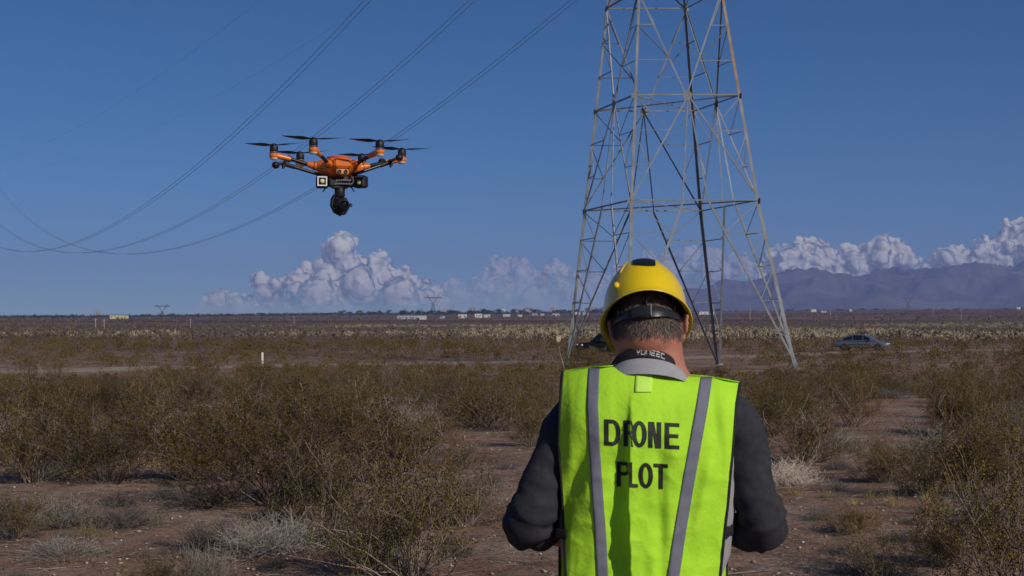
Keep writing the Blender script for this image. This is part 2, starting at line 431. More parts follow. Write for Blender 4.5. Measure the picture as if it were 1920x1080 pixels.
def tower():
    base = Vector((10.0, 86.6, gz(10, 86.6)))
    T = thing('lattice_tower', 'tall grey steel lattice pylon with splayed legs rising behind the person', 'pylon', base)
    def mem(name, p, q, w, up=None, flip=1, m='steel'):
        MB().angle(p, q, w, max(.010, w * .13), up, flip).build(name, M[m], T)
    zs = [-.75, 9.24, 15.55, 21.96, 26.5]
    out = [Vector((-1, -1, 0)), Vector((1, -1, 0)), Vector((1, 1, 0)), Vector((-1, 1, 0))]
    for i in range(4):
        f = tc_(i, -.75); f.z = gz(f.x, f.y) - .1
        pts = [f] + [tc_(i, z) for z in zs[1:]]
        for a, (p, q) in enumerate(zip(pts, pts[1:])):
            # L opens inwards: flanges lie in the two faces that meet here
            d = (q - p).normalized(); wd = (.19, .175, .16, .14)[a]; t = .022
            nx = Vector((-(1 if i in (1, 2) else -1), 0, 0)); ny = Vector((0, (1 if i in (0, 1) else -1), 0))
            nx = (nx - d * nx.dot(d)).normalized(); ny = (ny - d * ny.dot(d)).normalized()
            sec = [(0, 0), (wd, 0), (wd, t), (t, t), (t, wd), (0, wd)]
            vs = [e + nx * x + ny * y for e in (p, q) for x, y in sec]
            fs = [(5, 4, 3, 2, 1, 0), (6, 7, 8, 9, 10, 11)] + [(k, (k + 1) % 6, 6 + (k + 1) % 6, 6 + k) for k in range(6)]
            o = MB().add(vs, fs).build('leg', M['rust' if (i == 1 and a == 2) else 'steel'], T)
            if i == 1 and a == 2: o['label'] = 'rust-stained upper length of the right-hand leg'
        mb = MB(); mb.tube([Vector((f.x, f.y, gz(f.x, f.y) - .3)), Vector((f.x, f.y, gz(f.x, f.y) + .08))], .26, 14)
        mb.build('footing', mat('concrete', (.36, .33, .29), .9) if 'concrete' not in M else M['concrete'], T)
    for k in range(4):
        a, b = k, (k + 1) % 4; up = (tc_(a, 9) - tc_(b, 9)).cross(Vector((0, 0, 1)))
        def c(i, z):
            q = tc_(i, z); q.z = z; return q
        L0a, L0b, L1a, L1b, L2a, L2b = c(a, 21.96), c(b, 21.96), c(a, 15.55), c(b, 15.55), c(a, 9.24), c(b, 9.24)
        Fa, Fb = c(a, -.6), c(b, -.6)
        M0, M1, M2 = (L0a + L0b) / 2, (L1a + L1b) / 2, (L2a + L2b) / 2
        e2 = (L2b - L2a) * .098
        P2a, P2b = M2 - e2, M2 + e2
        for p, q in ((L0a, L0b), (L1a, L1b), (L2a, L2b)): mem('horizontal_strut', p, q, .085, up)
        for p, q in ((M1, L0a), (M1, L0b), (M1, L2a), (M1, L2b)): mem('diagonal_brace', p, q, .088, up)
        mem('hanger', M1, P2a, .075, up); mem('hanger', M1, P2b, .075, up)
        for P, Ff in ((P2a, Fa), (P2b, Fb)):
            o = MB(); o.angle(P, Ff, .12, .018, up); o.build('diagonal_brace', M['steel'], T)
        def lace(l0, l1, d0, d1, ts, first):        # bars between a leg (l0-l1) and a brace (d0-d1) that meet at one end
            prev = first
            for t0, side in ts:
                lp, dp = l0.lerp(l1, t0), d0.lerp(d1, t0)
                mem('lacing_bar', lp, dp, .050, up)
                mem('lacing_bar', prev, dp if side else lp, .050, up); prev = lp if side else dp
        for La, Lb, Q in ((L0a, L1a, L0a), (L0b, L1b, L0b)):      # panel 1: brace starts at the leg top, runs to the middle below
            lace(La, Lb, Q, M1, [(1 / 3, 1), (2 / 3, 1)], La.lerp(Lb, .02))
            mem('lacing_bar', La.lerp(Lb, 1 / 3), Q.lerp(M1, 2 / 3), .055, up)
        for La, Lb in ((L1a, L2a), (L1b, L2b)):      # panel 2: brace from the middle above down to the leg
            lace(La, Lb, M1, Lb, [(1 / 3, 1), (2 / 3, 1)], La)
        for La, Lb, P in ((L2a, Fa, P2a), (L2b, Fb, P2b)):   # the long splayed bottom panel
            lace(La, Lb, P, Lb, [(.19, 1), (.39, 1), (.595, 1), (.80, 1)], La)
        # upper body above the frame
        U0a, U0b = c(a, 26.5), c(b, 26.5); mem('horizontal_strut', U0a, U0b, .1, up)
        mem('diagonal_brace', U0a, L0b, .09, up); mem('diagonal_brace', U0b, L0a, .09, up)
        # small plates where members meet
        for q in (M1, L1a, L2a, L0a):
            n = up.normalized(); g = MB(); ex = (L1b - L1a).normalized(); r = .26 if q is M1 else .17
            vs = [q + ex * x * r + Vector((0, 0, z * r)) + n * y for y in (-.012, .012) for x, z in ((-1, -.5), (-.5, -1), (.5, -1), (1, -.5), (1, .5), (.5, 1), (-.5, 1), (-1, .5))]
            g.add(vs, [tuple(range(7, -1, -1)), tuple(range(8, 16))] + [(i, (i + 1) % 8, 8 + (i + 1) % 8, 8 + i) for i in range(8)])
            g.build('gusset_plate', M['steel'], T)
    for z in (15.55, 9.24):                   # plan bracing seen from below
        for i in (0, 1): 
            p, q = tc_(i, z), tc_(i + 2, z); mem('plan_brace', p, q, .07)
    # waist, two raised arms and the bridge that carries the wires (above the picture)
    ctr = Vector((9.15, 86.06, 26.5)); ax = Vector((.876, .483, 0)); dr = Vector((-.483, .876, 0))
    tops = []
    for s in (-1, 1):
        root = ctr + ax * (s * 1.9); el = ctr + ax * (s * 5.2) + Vector((0, 0, 4.5)); top = ctr + ax * (s * 4.4) + Vector((0, 0, 10.0))
        for dd in (-1.2, 1.2):
            p0, p1, p2 = root + dr * dd * 1.4, el + dr * dd * .8, top + dr * dd * .7
            for o_ in (0, .9):
                sft = ax * (s * o_); mem('arm_chord', p0 + sft * .5, p1 + sft, .11); mem('arm_chord', p1 + sft, p2 + sft, .11)
            for t in (.25, .5, .75): mem('lacing_bar', p0.lerp(p1, t), p0.lerp(p1, t + .2) + ax * s * .9 * (t + .2), .06)
    for dd in (-.8, .8):
        for zz in (36.5, 37.9):
            mem('bridge_chord', ctr + ax * -12 + dr * dd + Vector((0, 0, zz - 26.5)), ctr + ax * 12 + dr * dd + Vector((0, 0, zz - 26.5)), .12)
        for i in range(16):
            x0 = -12 + i * 1.5; a_, b_ = (36.5, 37.9) if i % 2 else (37.9, 36.5)
            mem('lacing_bar', ctr + ax * x0 + dr * dd + Vector((0, 0, a_ - 26.5)), ctr + ax * (x0 + 1.5) + dr * dd + Vector((0, 0, b_ - 26.5)), .06)
    for s in (-1, 0, 1):
        e = Vector((9.151, 86.062, 33.35)) + ax * s * 7.84
        for q in (-1.6, 1.6):
            t0 = Vector((e.x, e.y, 36.5)) + ax * q; mb = MB(); mb.tube([t0, e], .02, 6)
            for j in range(14):
                cpt = t0.lerp(e, (j + 1) / 15.5); dn = (e - t0).normalized(); mb.tube([cpt, cpt + dn * .05, cpt + dn * .07], [.13, .12, .03], 10)
            mb.build('insulator_string', M['glass_ins'], T)
    for s in (-1, 1):
        p = ctr + ax * (8.954 if s > 0 else -1.877)
        for dd in (-.8, .8): mem('peak_brace', p + dr * dd + Vector((0, 0, 11.4)), Vector((p.x, p.y, 41.4)), .08)
M['concrete'] = mat('concrete', (.36, .33, .29), .9)
tower()

# ------------------------------------------------------------------ wires strung to the next tower
def wires():
    X0, YC, WS, ANG, z0, c, e = 9.151, 86.062, 7.837, -.5044, 31.635, -.274, .000961
    a, b = math.sin(ANG), math.cos(ANG); Tn = 330.0
    names = {-1: 'leftmost', 0: 'middle', 1: 'rightmost'}
    for i in (-1, 0, 1):
        for s in (-1, 1):
            off = i * WS + s * .24
            def P(t): return Vector((X0 + off * b + a * t, YC - off * a + b * t, CZ + z0 + c * t + e * t * t))
            pts = [P(t) for t in np.linspace(0, Tn, 70)]
            o = MB().tube(pts, .019, 5).build('power_cable', M['wire'])
            tag(o, f"{'left' if s < 0 else 'right'} cable of the {names[i]} pair of power lines sagging to the left", 'cable', group='power cables strung from the pylon')
        def P(t, off): return Vector((X0 + off * b + a * t, YC - off * a + b * t, z0 + c * t + e * t * t))
    for k, (off, dz, lab) in enumerate(((-1.877, 8.3, 'upper left thin ground wire crossing the top left sky'), (8.954, 8.3, 'lower right thin ground wire crossing the sky above the paired cables'))):
        pts = []
        for t in np.linspace(0, Tn, 60):
            q = P(t, off); q.z = 41.37 - .1018 * t + .0003455 * t * t; pts.append(q)
        o = MB().tube(pts, .008, 5).build('ground_wire', M['wire']); tag(o, lab, 'wire', group='thin ground wires above the power cables')
    # aircraft warning style spacer dampers on the pairs
wires()

# ------------------------------------------------------------------ far pylons on the skyline
M['farsteel'] = mat('far_steel', (.16, .16, .17), .6, metal=.3)
def far_pylon(u, vtop, d, hgt, label, slim=1.0):
    p = W(u, vtop, d); zb = p.z - hgt; x, y = p.x, p.y; mb_all = []
    T = thing('far_pylon', label, 'pylon', (x, y, zb), 'far pylons along the skyline')
    w = hgt * .14; wa = hgt * .42; th = hgt * .011 * slim
    lm = MB()
    for sx in (-1, 1):
        for sy in (-1, 1): lm.tube([(x + sx * w, y + sy * w, zb), (x + sx * w * .22, y + sy * w * .22, zb + hgt * .58)], th * 1.3, 5)
    n = 7
    for j in range(n):
        t0, t1 = j / n, (j + 1) / n; q0, q1 = lerp(w, w * .22, t0), lerp(w, w * .22, t1); z0_, z1_ = zb + hgt * .58 * t0, zb + hgt * .58 * t1
        for sy in (-1, 1):
            lm.tube([(x - q0, y + sy * q0, z0_), (x + q1, y + sy * q1, z1_)], th * .7, 4); lm.tube([(x + q0, y + sy * q0, z0_), (x - q1, y + sy * q1, z1_)], th * .7, 4)
    lm.build('tower_body', M['farsteel'], T)
    am = MB()
    for s in (-1, 1):
        for sy in (-1, 1):
            am.tube([(x, y + sy, zb + hgt * .56), (x + s * wa * .55, y + sy, zb + hgt * .84)], th, 5)
            am.tube([(x + s * wa * .3, y + sy, zb + hgt * .70), (x + s * wa * .42, y + sy, zb + hgt * .84)], th * .8, 5)
        am.tube([(x + s * wa * .62, y, zb + hgt * .84), (x + s * wa * .66, y, zb + hgt)], th * 1.1, 5)
        am.tube([(x + s * wa * .45, y, zb + hgt * .87), (x + s * wa * .66, y, zb + hgt)], th * .8, 5)
        am.build('arm', M['farsteel'], T) if s == 1 else None
    bm_ = MB()
    for dz in (.84, .88): bm_.tube([(x - wa, y, zb + hgt * (dz if dz < .85 else .87)), (x + wa, y, zb + hgt * (dz if dz < .85 else .87))], th * 1.1, 5)
    for j in range(12):
        xa = -wa + j * wa / 6; bm_.tube([(x + xa, y, zb + hgt * (.84 if j % 2 else .87)), (x + xa + wa / 6, y, zb + hgt * (.87 if j % 2 else .84))], th * .7, 4)
    bm_.build('crossbeam', M['farsteel'], T)
far_pylon(304, 569, 3900, 52, 'hazy two-horned pylon on the skyline far left, near the long yellow building')
far_pylon(812, 553, 3500, 49, 'hazy two-horned pylon standing before the foot of the big cumulus cloud')
far_pylon(1703, 555, 4100, 46, 'hazy pylon before the mountains, above and right of the silver car')
for u, vt, hh, lb in ((1345, 572, 30, 'tiny faint pylon on the skyline between the legs of the big pylon'), (1486, 566, 34, 'tiny faint pylon on the skyline at the right leg of the big pylon'), (1590, 566, 34, 'tiny faint pylon on the skyline above the silver car'),
                   (1838, 562, 36, 'faint pylon on the skyline near the right edge of the plain'), (1885, 560, 36, 'faintest pylon nearest the right edge of the plain')):
    far_pylon(u, vt, 5600, hh * 1.9, lb, .8)
# wooden poles on the plain
M['pole'] = mat('weathered_wood', (.34, .29, .24), .85)
for u, vt, vb, lb in ((179, 596, 619, 'thick pale utility pole below the tiny tan tower at far left'), (195, 598, 619, 'thinner utility pole just right of the pale one at far left'), (357, 597, 615, 'utility pole on the plain right of the far left pylon'),
                   (551, 592, 609, 'utility pole on the plain above the white stake'), (1406, 575, 600, 'utility pole on the plain seen inside the right leg of the pylon'), (1802, 580, 600, 'utility pole on the plain right of the silver car'), (1749, 574, 586, 'short utility pole on the plain before the mountains'), (1557, 578, 592, 'short utility pole on the plain left of the silver car')):
    q = hit(u, vb); d = q.y; top = W(u, vt, d).z
    T = thing('utility_pole', lb, 'pole', q, 'utility poles on the plain')
    MB().tube([(q.x, q.y, q.z - .5), (q.x, q.y, top)], [max(.2, .00032 * d), max(.15, .00024 * d)], 7).build('pole', M['pole'], T)
    hw = (top - q.z) * .12; MB().box((q.x, q.y, top - .6), (hw * 2, .3, max(.25, d * .00015))).build('crossarm', M['pole'], T)

# ------------------------------------------------------------------ far buildings
def building(u, vb, wp, hp, col, label, roof='flat', rcol=(.35, .3, .27), door=None, dd=0):
    q = hit(u, vb, 6000); d = q.y + dd; q = W(u, vb, d); wv, h = wp * d / F, hp * d / F; dep = wv * .6 if wp < 24 else wv * .35
    x, y, z = q.x, q.y + dep / 2, q.z - h * .12; h2 = h * 1.12
    B = thing('building', label, 'building', (x, y, z), 'buildings along the far edge of the plain')
    key = 'wall%s' % (col,); m_ = M.get(key) or mat('painted_wall', col, .85, var=.06, scale=.3); M[key] = m_
    k2 = 'roof%s' % (rcol,); mr = M.get(k2) or mat('roofing', rcol, .8, var=.12, scale=.5); M[k2] = mr
    hw = h2 * (.72 if roof != 'flat' else .93)
    MB().box((x, y, z + hw / 2), (wv, dep, hw)).build('wall', m_, B)
    r = MB()
    if roof == 'flat': r.box((x, y, z + hw + h2 * .035), (wv * 1.015, dep * 1.03, h2 * .07))
    else:
        e = .04 * wv; a = [Vector((x + sx * (wv / 2 + e), y + sy * (dep / 2 + e), z + hw)) for sx, sy in ((-1, -1), (1, -1), (1, 1), (-1, 1))]
        rx = wv * (.5 if roof == 'gable' else .28); rr = [Vector((x - rx, y, z + h2)), Vector((x + rx, y, z + h2))]
        r.add(a + rr, [(0, 1, 5, 4), (2, 3, 4, 5), (1, 2, 5), (3, 0, 4), (3, 2, 1, 0)])
    r.build('roof', mr, B)
    n = max(1, int(wp / 6)); dk = M.setdefault('dark_opening', mat('dark_window_glass', (.03, .035, .045), .2, var=.05))
    for i in range(n):
        if door is not None and i == door:
            MB().box((x - wv / 2 + wv * (i + .5) / n, y - dep / 2 - .06, z + hw * .36), (wv / n * .8, .15, hw * .72)).build('door', dk, B)
        else:
            MB().box((x - wv / 2 + wv * (i + .5) / n, y - dep / 2 - .06, z + hw * .62), (wv / n * .3, .15, hw * .22)).build('window', dk, B)
WH = (.72, .70, .66); TN = (.52, .44, .36); PK = (.55, .40, .33)
for a in ((182, 592, 8, 9, (.50, .40, .31), 'tiny tan tower-like building on the skyline at far left', 'flat'),
          (222, 598, 32, 7, (.72, .66, .36), 'long low yellow building on the skyline at far left', 'flat'),
          (762, 598, 34, 6, (.55, .58, .55), 'long low grey-green shed below the far pylon', 'gable'),
          (790, 599, 18, 7, WH, 'white shed with a dark doorway below the far pylon', 'gable'),
          (829, 597, 9, 4, (.5, .5, .5), 'small grey hut between the white sheds of the plain', 'gable'),
          (867, 597, 16, 8, WH, 'white box shed right of the grey hut', 'flat'), (897, 596, 14, 8, WH, 'larger white shed with flat roof in the middle of the row', 'flat'),
          (913, 596, 12, 6, (.66, .66, .66), 'pale low shed leaning on the larger white one', 'gable'), (950, 594, 13, 5, (.6, .6, .6), 'grey low shed right of the white sheds', 'gable'),
          (975, 594, 8, 4, WH, 'small white trailer right of the grey low shed', 'flat'), (830, 586, 8, 5, WH, 'white house on the rise right of the far pylon', 'hip'),
          (840, 586, 10, 7, PK, 'pinkish house on the rise right of the far pylon', 'hip'), (886, 583, 14, 6, TN, 'cream house with hipped roof on the rise', 'hip'),
          (944, 586, 8, 7, WH, 'narrow white house on the rise', 'gable'), (968, 584, 10, 5, TN, 'tan house left of the red roofed one', 'hip'),
          (990, 584, 18, 7, (.6, .5, .42), 'red roofed house on the rise', 'hip'), (1003, 592, 10, 5, (.5, .5, .52), 'grey house below the red roofed one', 'gable'),
          (1017, 592, 7, 4, TN, 'small tan hut below the rise', 'gable'), (1042, 593, 14, 6, WH, 'white house with dark door left of the pylon leg', 'hip'),
          (1035, 582, 10, 6, PK, 'pink house on the rise left of the pylon leg', 'hip'), (1080, 590, 16, 5, WH, 'white house seen through the left leg of the pylon', 'gable'),
          (1098, 591, 10, 5, TN, 'tan house seen through the left leg of the pylon', 'gable'), (1112, 582, 14, 6, TN, 'tan house on the rise behind the pylon, left of the helmet', 'hip'),
          (1325, 590, 28, 6, WH, 'long white building right of the helmet', 'flat'), (1526, 585, 9, 5, WH, 'white house on the plain right of the pylon', 'gable'),
          (1545, 586, 10, 3, (.55, .55, .55), 'low pale house beside the white one right of the pylon', 'gable'), (1595, 584, 5, 4, WH, 'tiny white hut above the silver car', 'flat'), (1910, 580, 7, 4, WH, 'tiny white hut at the right edge of the plain', 'gable')):
    building(*a[:5], a[5], a[6], rcol=(.42, .17, .11) if 'red' in a[5] else ((.62, .62, .60) if a[6] == 'gable' else (.34, .27, .22)), door=0 if 'door' in a[5] else None)
# tan box left of the tower leg, and the white stake
q = hit(1047, 641); d = q.y
T = thing('utility_box', 'small tan box on the plain at the left foot of the pylon', 'box', q)
MB().bbox((q.x, q.y, q.z + 5 * d / F), (9 * d / F, 9 * d / F, 11 * d / F), .05).build('cabinet', mat('tan_paint', (.62, .52, .36), .7), T)
MB().bbox((q.x, q.y, q.z + 11 * d / F), (10.5 * d / F, 10.5 * d / F, 1.4 * d / F), .04).build('cap', M['wall%s' % (TN,)], T)
q = hit(492, 690); d = q.y
T = thing('marker_post', 'thin white marker stake standing in the brush by the dirt road', 'post', q)
MB().bbox((q.x, q.y, q.z + .45), (.12, .03, 1.0), .01).build('post', mat('white_paint', (.85, .84, .80), .6, var=.05), T)

# ------------------------------------------------------------------ vehicles
def car(label, cat, loc, yaw, paint, suv=False, name='parked_car'):
    loc = Vector(loc); T = thing(name, label, cat, loc)
    Rm = Matrix.Rotation(yaw, 3, 'Z')
    def X(p): return loc + Rm @ Vector(p)
    Lh = 2.32; H = 1.45 if not suv else 1.78; belt = .93 if not suv else 1.1; hood = .86 if not suv else 1.08
    glass = mat('dark_glass', (.006, .007, .009), .6, var=.05, spec=.1) if suv else M.setdefault('car_glass', mat('tinted_glass', (.012, .015, .018), .15, var=.05, spec=.4))
    black = M.setdefault('rubber', mat('black_rubber', (.02, .02, .022), .8))
    chrome = M.setdefault('chrome', mat('bright_metal', (.75, .75, .76), .18, metal=1))
    lampm = M.setdefault('lamp', mat('lamp_lens', (.75, .77, .8), .08, var=.05, coat=1)); redm = M.setdefault('redlamp', mat('red_lens', (.45, .02, .02), .15, coat=1))
    # lower body: sections along x (front is +x)
    st = [(-2.30, .45, .78, .62), (-2.22, .36, belt - .02, .80), (-1.6, .28, belt + .02, .88), (-.6, .24, belt, .90), (.6, .24, belt - .01, .90), (1.15, .26, belt - .02, .89), (1.7, .30, hood - .05, .86), (2.1, .34, hood - .16, .80), (2.28, .42, hood - .30, .66)]
    rings = []
    for x, zb, zt, hw in st:
        ring = []
        for k in range(16):
            a = 2 * PI * k / 16; cx_, sx_ = math.cos(a), math.sin(a)
            px = math.copysign(abs(cx_) ** .45, cx_) * hw; pz = (zb + zt) / 2 + math.copysign(abs(sx_) ** .45, sx_) * (zt - zb) / 2
            px *= 1 - .06 * max(0, (pz - .7))
            ring.append(X((x, px, pz)))
        rings.append(ring)
    MB().rings(rings).build('body', paint, T, smooth=True, angle=40)
    # cabin
    if suv: prof = [(-2.15, belt - .05), (-1.95, H - .12), (-1.2, H), (.1, H), (.35, H - .05), (1.05, belt - .05)]
    else: prof = [(-2.0, belt - .03), (-1.25, H - .10), (-.5, H), (.1, H - .01), (.35, H - .07), (1.25, belt - .06)]
    def hwz(z): return lerp(.84, .62, (z - belt) / (H - belt))
    mb = MB(); lf = [X((x, hwz(z), z)) for x, z in prof]; rt = [X((x, -hwz(z), z)) for x, z in prof]; n = len(prof)
    mb.add(lf + rt, [tuple(range(n)), tuple(range(2 * n - 1, n - 1, -1))] + [(i + 1, i, n + i, n + i + 1) for i in range(n - 1)] + [(0, n - 1, 2 * n - 1, n)])
    mb.build('roof', paint, T)
    def zat(x):
        return pl(x, prof)
    for s in (-1, 1):
        xs = [(-1.55, -.75), (-.68, .12), (.19, .85)] if not suv else [(-1.85, -1.1), (-1.02, -.2), (-.12, .72)]
        for a, b in xs:
            zt0, zt1 = zat(a) - .07, zat(b) - .07; z0_ = belt + .02
            if zt1 < z0_ + .05: zt1 = z0_ + .05
            if zt0 < z0_ + .05: zt0 = z0_ + .05
            v4 = [X((x, s * (hwz(z) + .012), z)) for x, z in ((a, z0_), (b, z0_), (b, zt1), (a, zt0))]
            v5 = [X((x, s * (hwz(z) - .004), z)) for x, z in ((a, z0_), (b, z0_), (b, zt1), (a, zt0))]
            MB().add(v4 + v5, [(0, 1, 2, 3), (7, 6, 5, 4), (0, 4, 5, 1), (1, 5, 6, 2), (2, 6, 7, 3), (3, 7, 4, 0)]).build('side_window', glass, T)
        for x in (-1.42, 1.40):
            r = .33 if not suv else .38
            Rw = Rm @ Matrix.Rotation(PI / 2, 3, 'X')
            w_ = MB().lathe(X((x, s * .80, r)), [(r * .62, -.1), (r * .95, -.1), (r, -.06), (r, .06), (r * .95, .1), (r * .62, .1)], 22, Rw).build('wheel', black, T, smooth=True, angle=40)
            rm = MB(); rm.lathe(X((x, s * .80, r)), [(r * .62, -.085), (r * .60, -.02), (r * .2, -.02), (r * .2, .02), (r * .60, .02), (r * .62, .085)], 16, Rw)
            rim = rm.build('rim', chrome, T); rim.parent = w_; 
        MB().bbox(X((.78, s * .97, belt + .07)), (.12, .18, .13), .03, Rm).build('mirror', paint, T)
        MB().bbox(X((2.17, s * .58, hood - .24)), (.16, .34, .14), .04, Rm).build('headlight', lampm, T)
        MB().bbox(X((-2.24, s * .62, .80)), (.12, .26, .16), .04, Rm).build('tail_light', redm, T)
        MB().bbox(X((-.2, s * .905, .56)), (1.9, .03, .05), .01, Rm).build('side_trim', black, T)
    for (xa, za), (xb, zb_), nm in ((prof[-2], prof[-1], 'windscreen'), (prof[1], prof[0], 'rear_window')):
        q = []
        for t in (.1, .88):
            x, z = lerp(xa, xb, t), lerp(za, zb_, t)
            for s in (-1, 1): q.append(Vector((x, s * (hwz(z) - .07), z)))
        nrm = (q[1] - q[0]).cross(q[2] - q[0]).normalized(); nrm *= (1 if (nrm.x > 0) == (nm == 'windscreen') else -1)
        f4 = [X(p + nrm * .014) for p in q]; b4 = [X(p - nrm * .004) for p in q]
        MB().add(f4 + b4, [(0, 1, 3, 2), (6, 7, 5, 4), (0, 4, 5, 1), (1, 5, 7, 3), (3, 7, 6, 2), (2, 6, 4, 0)]).build(nm, glass, T)
    MB().bbox(X((2.25, 0, .5)), (.12, 1.0, .16), .03, Rm).build('grille', black, T)
    MB().bbox(X((-2.3, 0, .45)), (.14, 1.5, .2), .05, Rm).build('bumper', paint, T); MB().bbox(X((2.27, 0, .36)), (.16, 1.45, .14), .05, Rm).build('bumper', paint, T)
q = W(1617, 660, 122); g = gz(q.x, q.y)
car('silver-grey sedan facing right on the dirt road', 'car', (q.x, q.y, max(g, q.z) + .03), math.radians(-22), mat('silver_paint', (.19, .205, .25), .35, metal=.5, var=.05, coat=.6))
q = W(1135, 667, 112); g = gz(q.x, q.y)
car('dark off-roader half hidden behind the brush and the person\'s head', 'car', (q.x, q.y, max(g, q.z - .1)), math.radians(195), mat('black_paint', (.006, .007, .009), .8, var=.05, coat=0, spec=.05), suv=True)

# ------------------------------------------------------------------ the drone
def drone():
    C0 = W(635, 314, 5.75); D = thing('hexacopter_drone', 'orange six-rotor drone hovering in the sky with a black camera ball below', 'drone', C0)
    orange = mat('orange_plastic', (.85, .20, .018), .32, var=.04, coat=.3); black = mat('black_carbon', (.014, .014, .016), .35, var=.2, spec=.5)
    dark = mat('matt_black_plastic', (.010, .010, .012), .55, var=.2); pale = mat('pale_lens_cap', (.75, .72, .72), .3, var=.05, coat=.4)
    yel = mat('yellow_light_lens', (.80, .80, .38), .15, var=.1, coat=1); whitem = mat('white_frame', (.85, .85, .85), .5, var=.03); ring = mat('silver_ring', (.55, .56, .58), .25, metal=1)
    glassm = mat('camera_glass', (.005, .006, .01), .03, spec=1)
    cx, cy = C0.x, C0.y
    def P(a, r, z): return Vector((cx + r * math.cos(a), cy + r * math.sin(a), z))
    nose = math.radians(-75)
    # body shell
    zt, zm, zb = 2.350, 2.315, 2.262
    prof = [(.001, zt), (.03, zt - .001), (.055, zt - .004), (.075, zt - .011), (.088, zt - .022), (.092, zm - .004), (.084, zm - .018), (.070, zm - .032), (.055, zb + .006), (.045, zb), (.001, zb)]
    R = []
    for r, z in prof:
        rg = []
        for k in range(48):
            a = 2 * PI * k / 48; lob = 1 + .10 * math.cos(6 * (a - math.radians(15))) * min(1, r / .07)
            ln = 1 + .16 * abs(math.cos(a - nose)) ** 2 if z < zm + .01 else 1 + .05 * abs(math.cos(a - nose)) ** 2
            rg.append(P(a, r * lob * ln, z))
        R.append(rg)
    body = MB().rings(R).build('body', orange, D, smooth=True, angle=50)
    # top hatch seam and nose pod
    MB().lathe((cx, cy, 0), [(.045, zt - .002), (.05, zt + .004), (.02, zt + .007), (.001, zt + .0075)], 28).build('hatch', orange, D, smooth=True, angle=40)
    nr = Matrix.Rotation(nose + PI / 2, 3, 'Z')
    pn = P(nose, .094, 2.318); MB().bbox(pn, (.072, .045, .040), .009, nr).build('nose_pod', orange, D, smooth=True, angle=30)
    pn2 = P(nose, .107, 2.284); pod = MB().bbox(pn2, (.050, .012, .021), .004, nr).build('sensor_plate', mat('pale_orange_plate', (.85, .36, .13), .4), D)
    for s in (-1, 1):
        e = pn2 + nr @ Vector((s * .0125, -.005, .0)); Rx = nr @ Matrix.Rotation(PI / 2, 3, 'X')
        o = MB().lathe(e, [(.0082, .0), (.0082, .004), (.0062, .0045), (.0055, .002), (.001, .001)], 16, Rx).build('sensor_eye', dark, D); o.parent = pod
    # dark seams
    for s in (-1, 1):
        MB().tube([P(nose + s * .32, .095, 2.338), P(nose + s * .36, .104, 2.318), P(nose + s * .38, .097, 2.296)], .0012, 5).build('seam', dark, D)
    # arms: angle, blade heading
    arms = [(195, math.radians(168), .02), (135, math.radians(172), .01), (255, math.radians(8), -.02), (315, math.radians(6), .02), (15, math.radians(12), .01), (75, math.radians(150), .02)]
    for k, (deg, ba, tl) in enumerate(arms):
        a = math.radians(deg); m = P(a, .262, 0)
        A = MB().tube([P(a, .125, 2.322), P(a, .225, 2.349)], .0078, 12).build('arm', black, D, smooth=True, angle=40)
        rt = MB().tube([P(a, .075, 2.312), P(a, .098, 2.316), P(a, .128, 2.3225)], [(.020, .024), (.017, .020), (.0105, .0115)], 12).build('arm_root', orange, D, smooth=True, angle=40)
        MB().tube([P(a, .1, 2.3165), P(a, .103, 2.317)], .0195, 12).build('hinge_seam', dark, D)
        mt = MB(); mt.lathe((m.x, m.y, 0), [(.001, 2.341), (.014, 2.342), (.0185, 2.347), (.0195, 2.354), (.0185, 2.361), (.001, 2.3615)], 20)
        mt.tube([P(a, .195, 2.341), P(a, .225, 2.347), P(a, .25, 2.352)], [(.0092, .0092), (.011, .012), (.011, .015)], 12)
        mo = mt.build('motor_mount', orange, D, smooth=True, angle=40)
        lm_ = MB().lathe((m.x, m.y, 0), [(.001, 2.334), (.011, 2.335), (.0155, 2.339), (.0165, 2.3435), (.001, 2.344)], 18).build('status_light', pale, D, smooth=True, angle=50)
        mm = MB().lathe((m.x, m.y, 0), [(.001, 2.361), (.0155, 2.3615), (.0165, 2.364), (.0165, 2.367), (.0172, 2.368), (.0172, 2.388), (.0155, 2.392), (.001, 2.393)], 22).build('motor', dark, D, smooth=True, angle=40)
        rg = MB().lathe((m.x, m.y, 0), [(.0167, 2.364), (.0176, 2.3645), (.0176, 2.3672), (.0167, 2.3677)], 22, caps=False).build('motor_ring', ring, D); rg.parent = mm
        # two-bladed rotor
        zc = 2.3965; rotor = MB().lathe((m.x, m.y, 0), [(.001, 2.392), (.009, 2.3925), (.0095, 2.399), (.006, 2.402), (.001, 2.4025)], 16).build('rotor_hub', dark, D, smooth=True, angle=40)
        for s in (0, PI):
            v = []; nst = 12
            for j in range(nst):
                t = j / (nst - 1); r = .006 + t * .117; ch = pl(t, [(0, .008), (.12, .014), (.3, .031), (.6, .026), (.9, .016), (1, .005)]); tw = pl(t, [(0, .5), (.3, .42), (1, .16)])
                ax_ = Vector((math.cos(ba + s), math.sin(ba + s), 0)); tn = Vector((-ax_.y, ax_.x, 0))
                up = Vector((0, 0, 1)); q = tn * math.cos(tw) + up * math.sin(tw) * .9
                c_ = Vector((m.x, m.y, zc)) + ax_ * r + up * (.004 * t * t * 2 + tl * .5 * r * (1 if s == 0 else -1)); nrm = q.cross(ax_)
                th_ = pl(t, [(0, .0030), (.3, .0014), (1, .0005)])
                v.append([c_ - q * ch * .42, c_ - q * ch * .1 + nrm * th_, c_ + q * ch * .58, c_ - q * ch * .1 - nrm * th_])
            b_ = MB().rings(v).build('blade', black, D); b_.parent = rotor
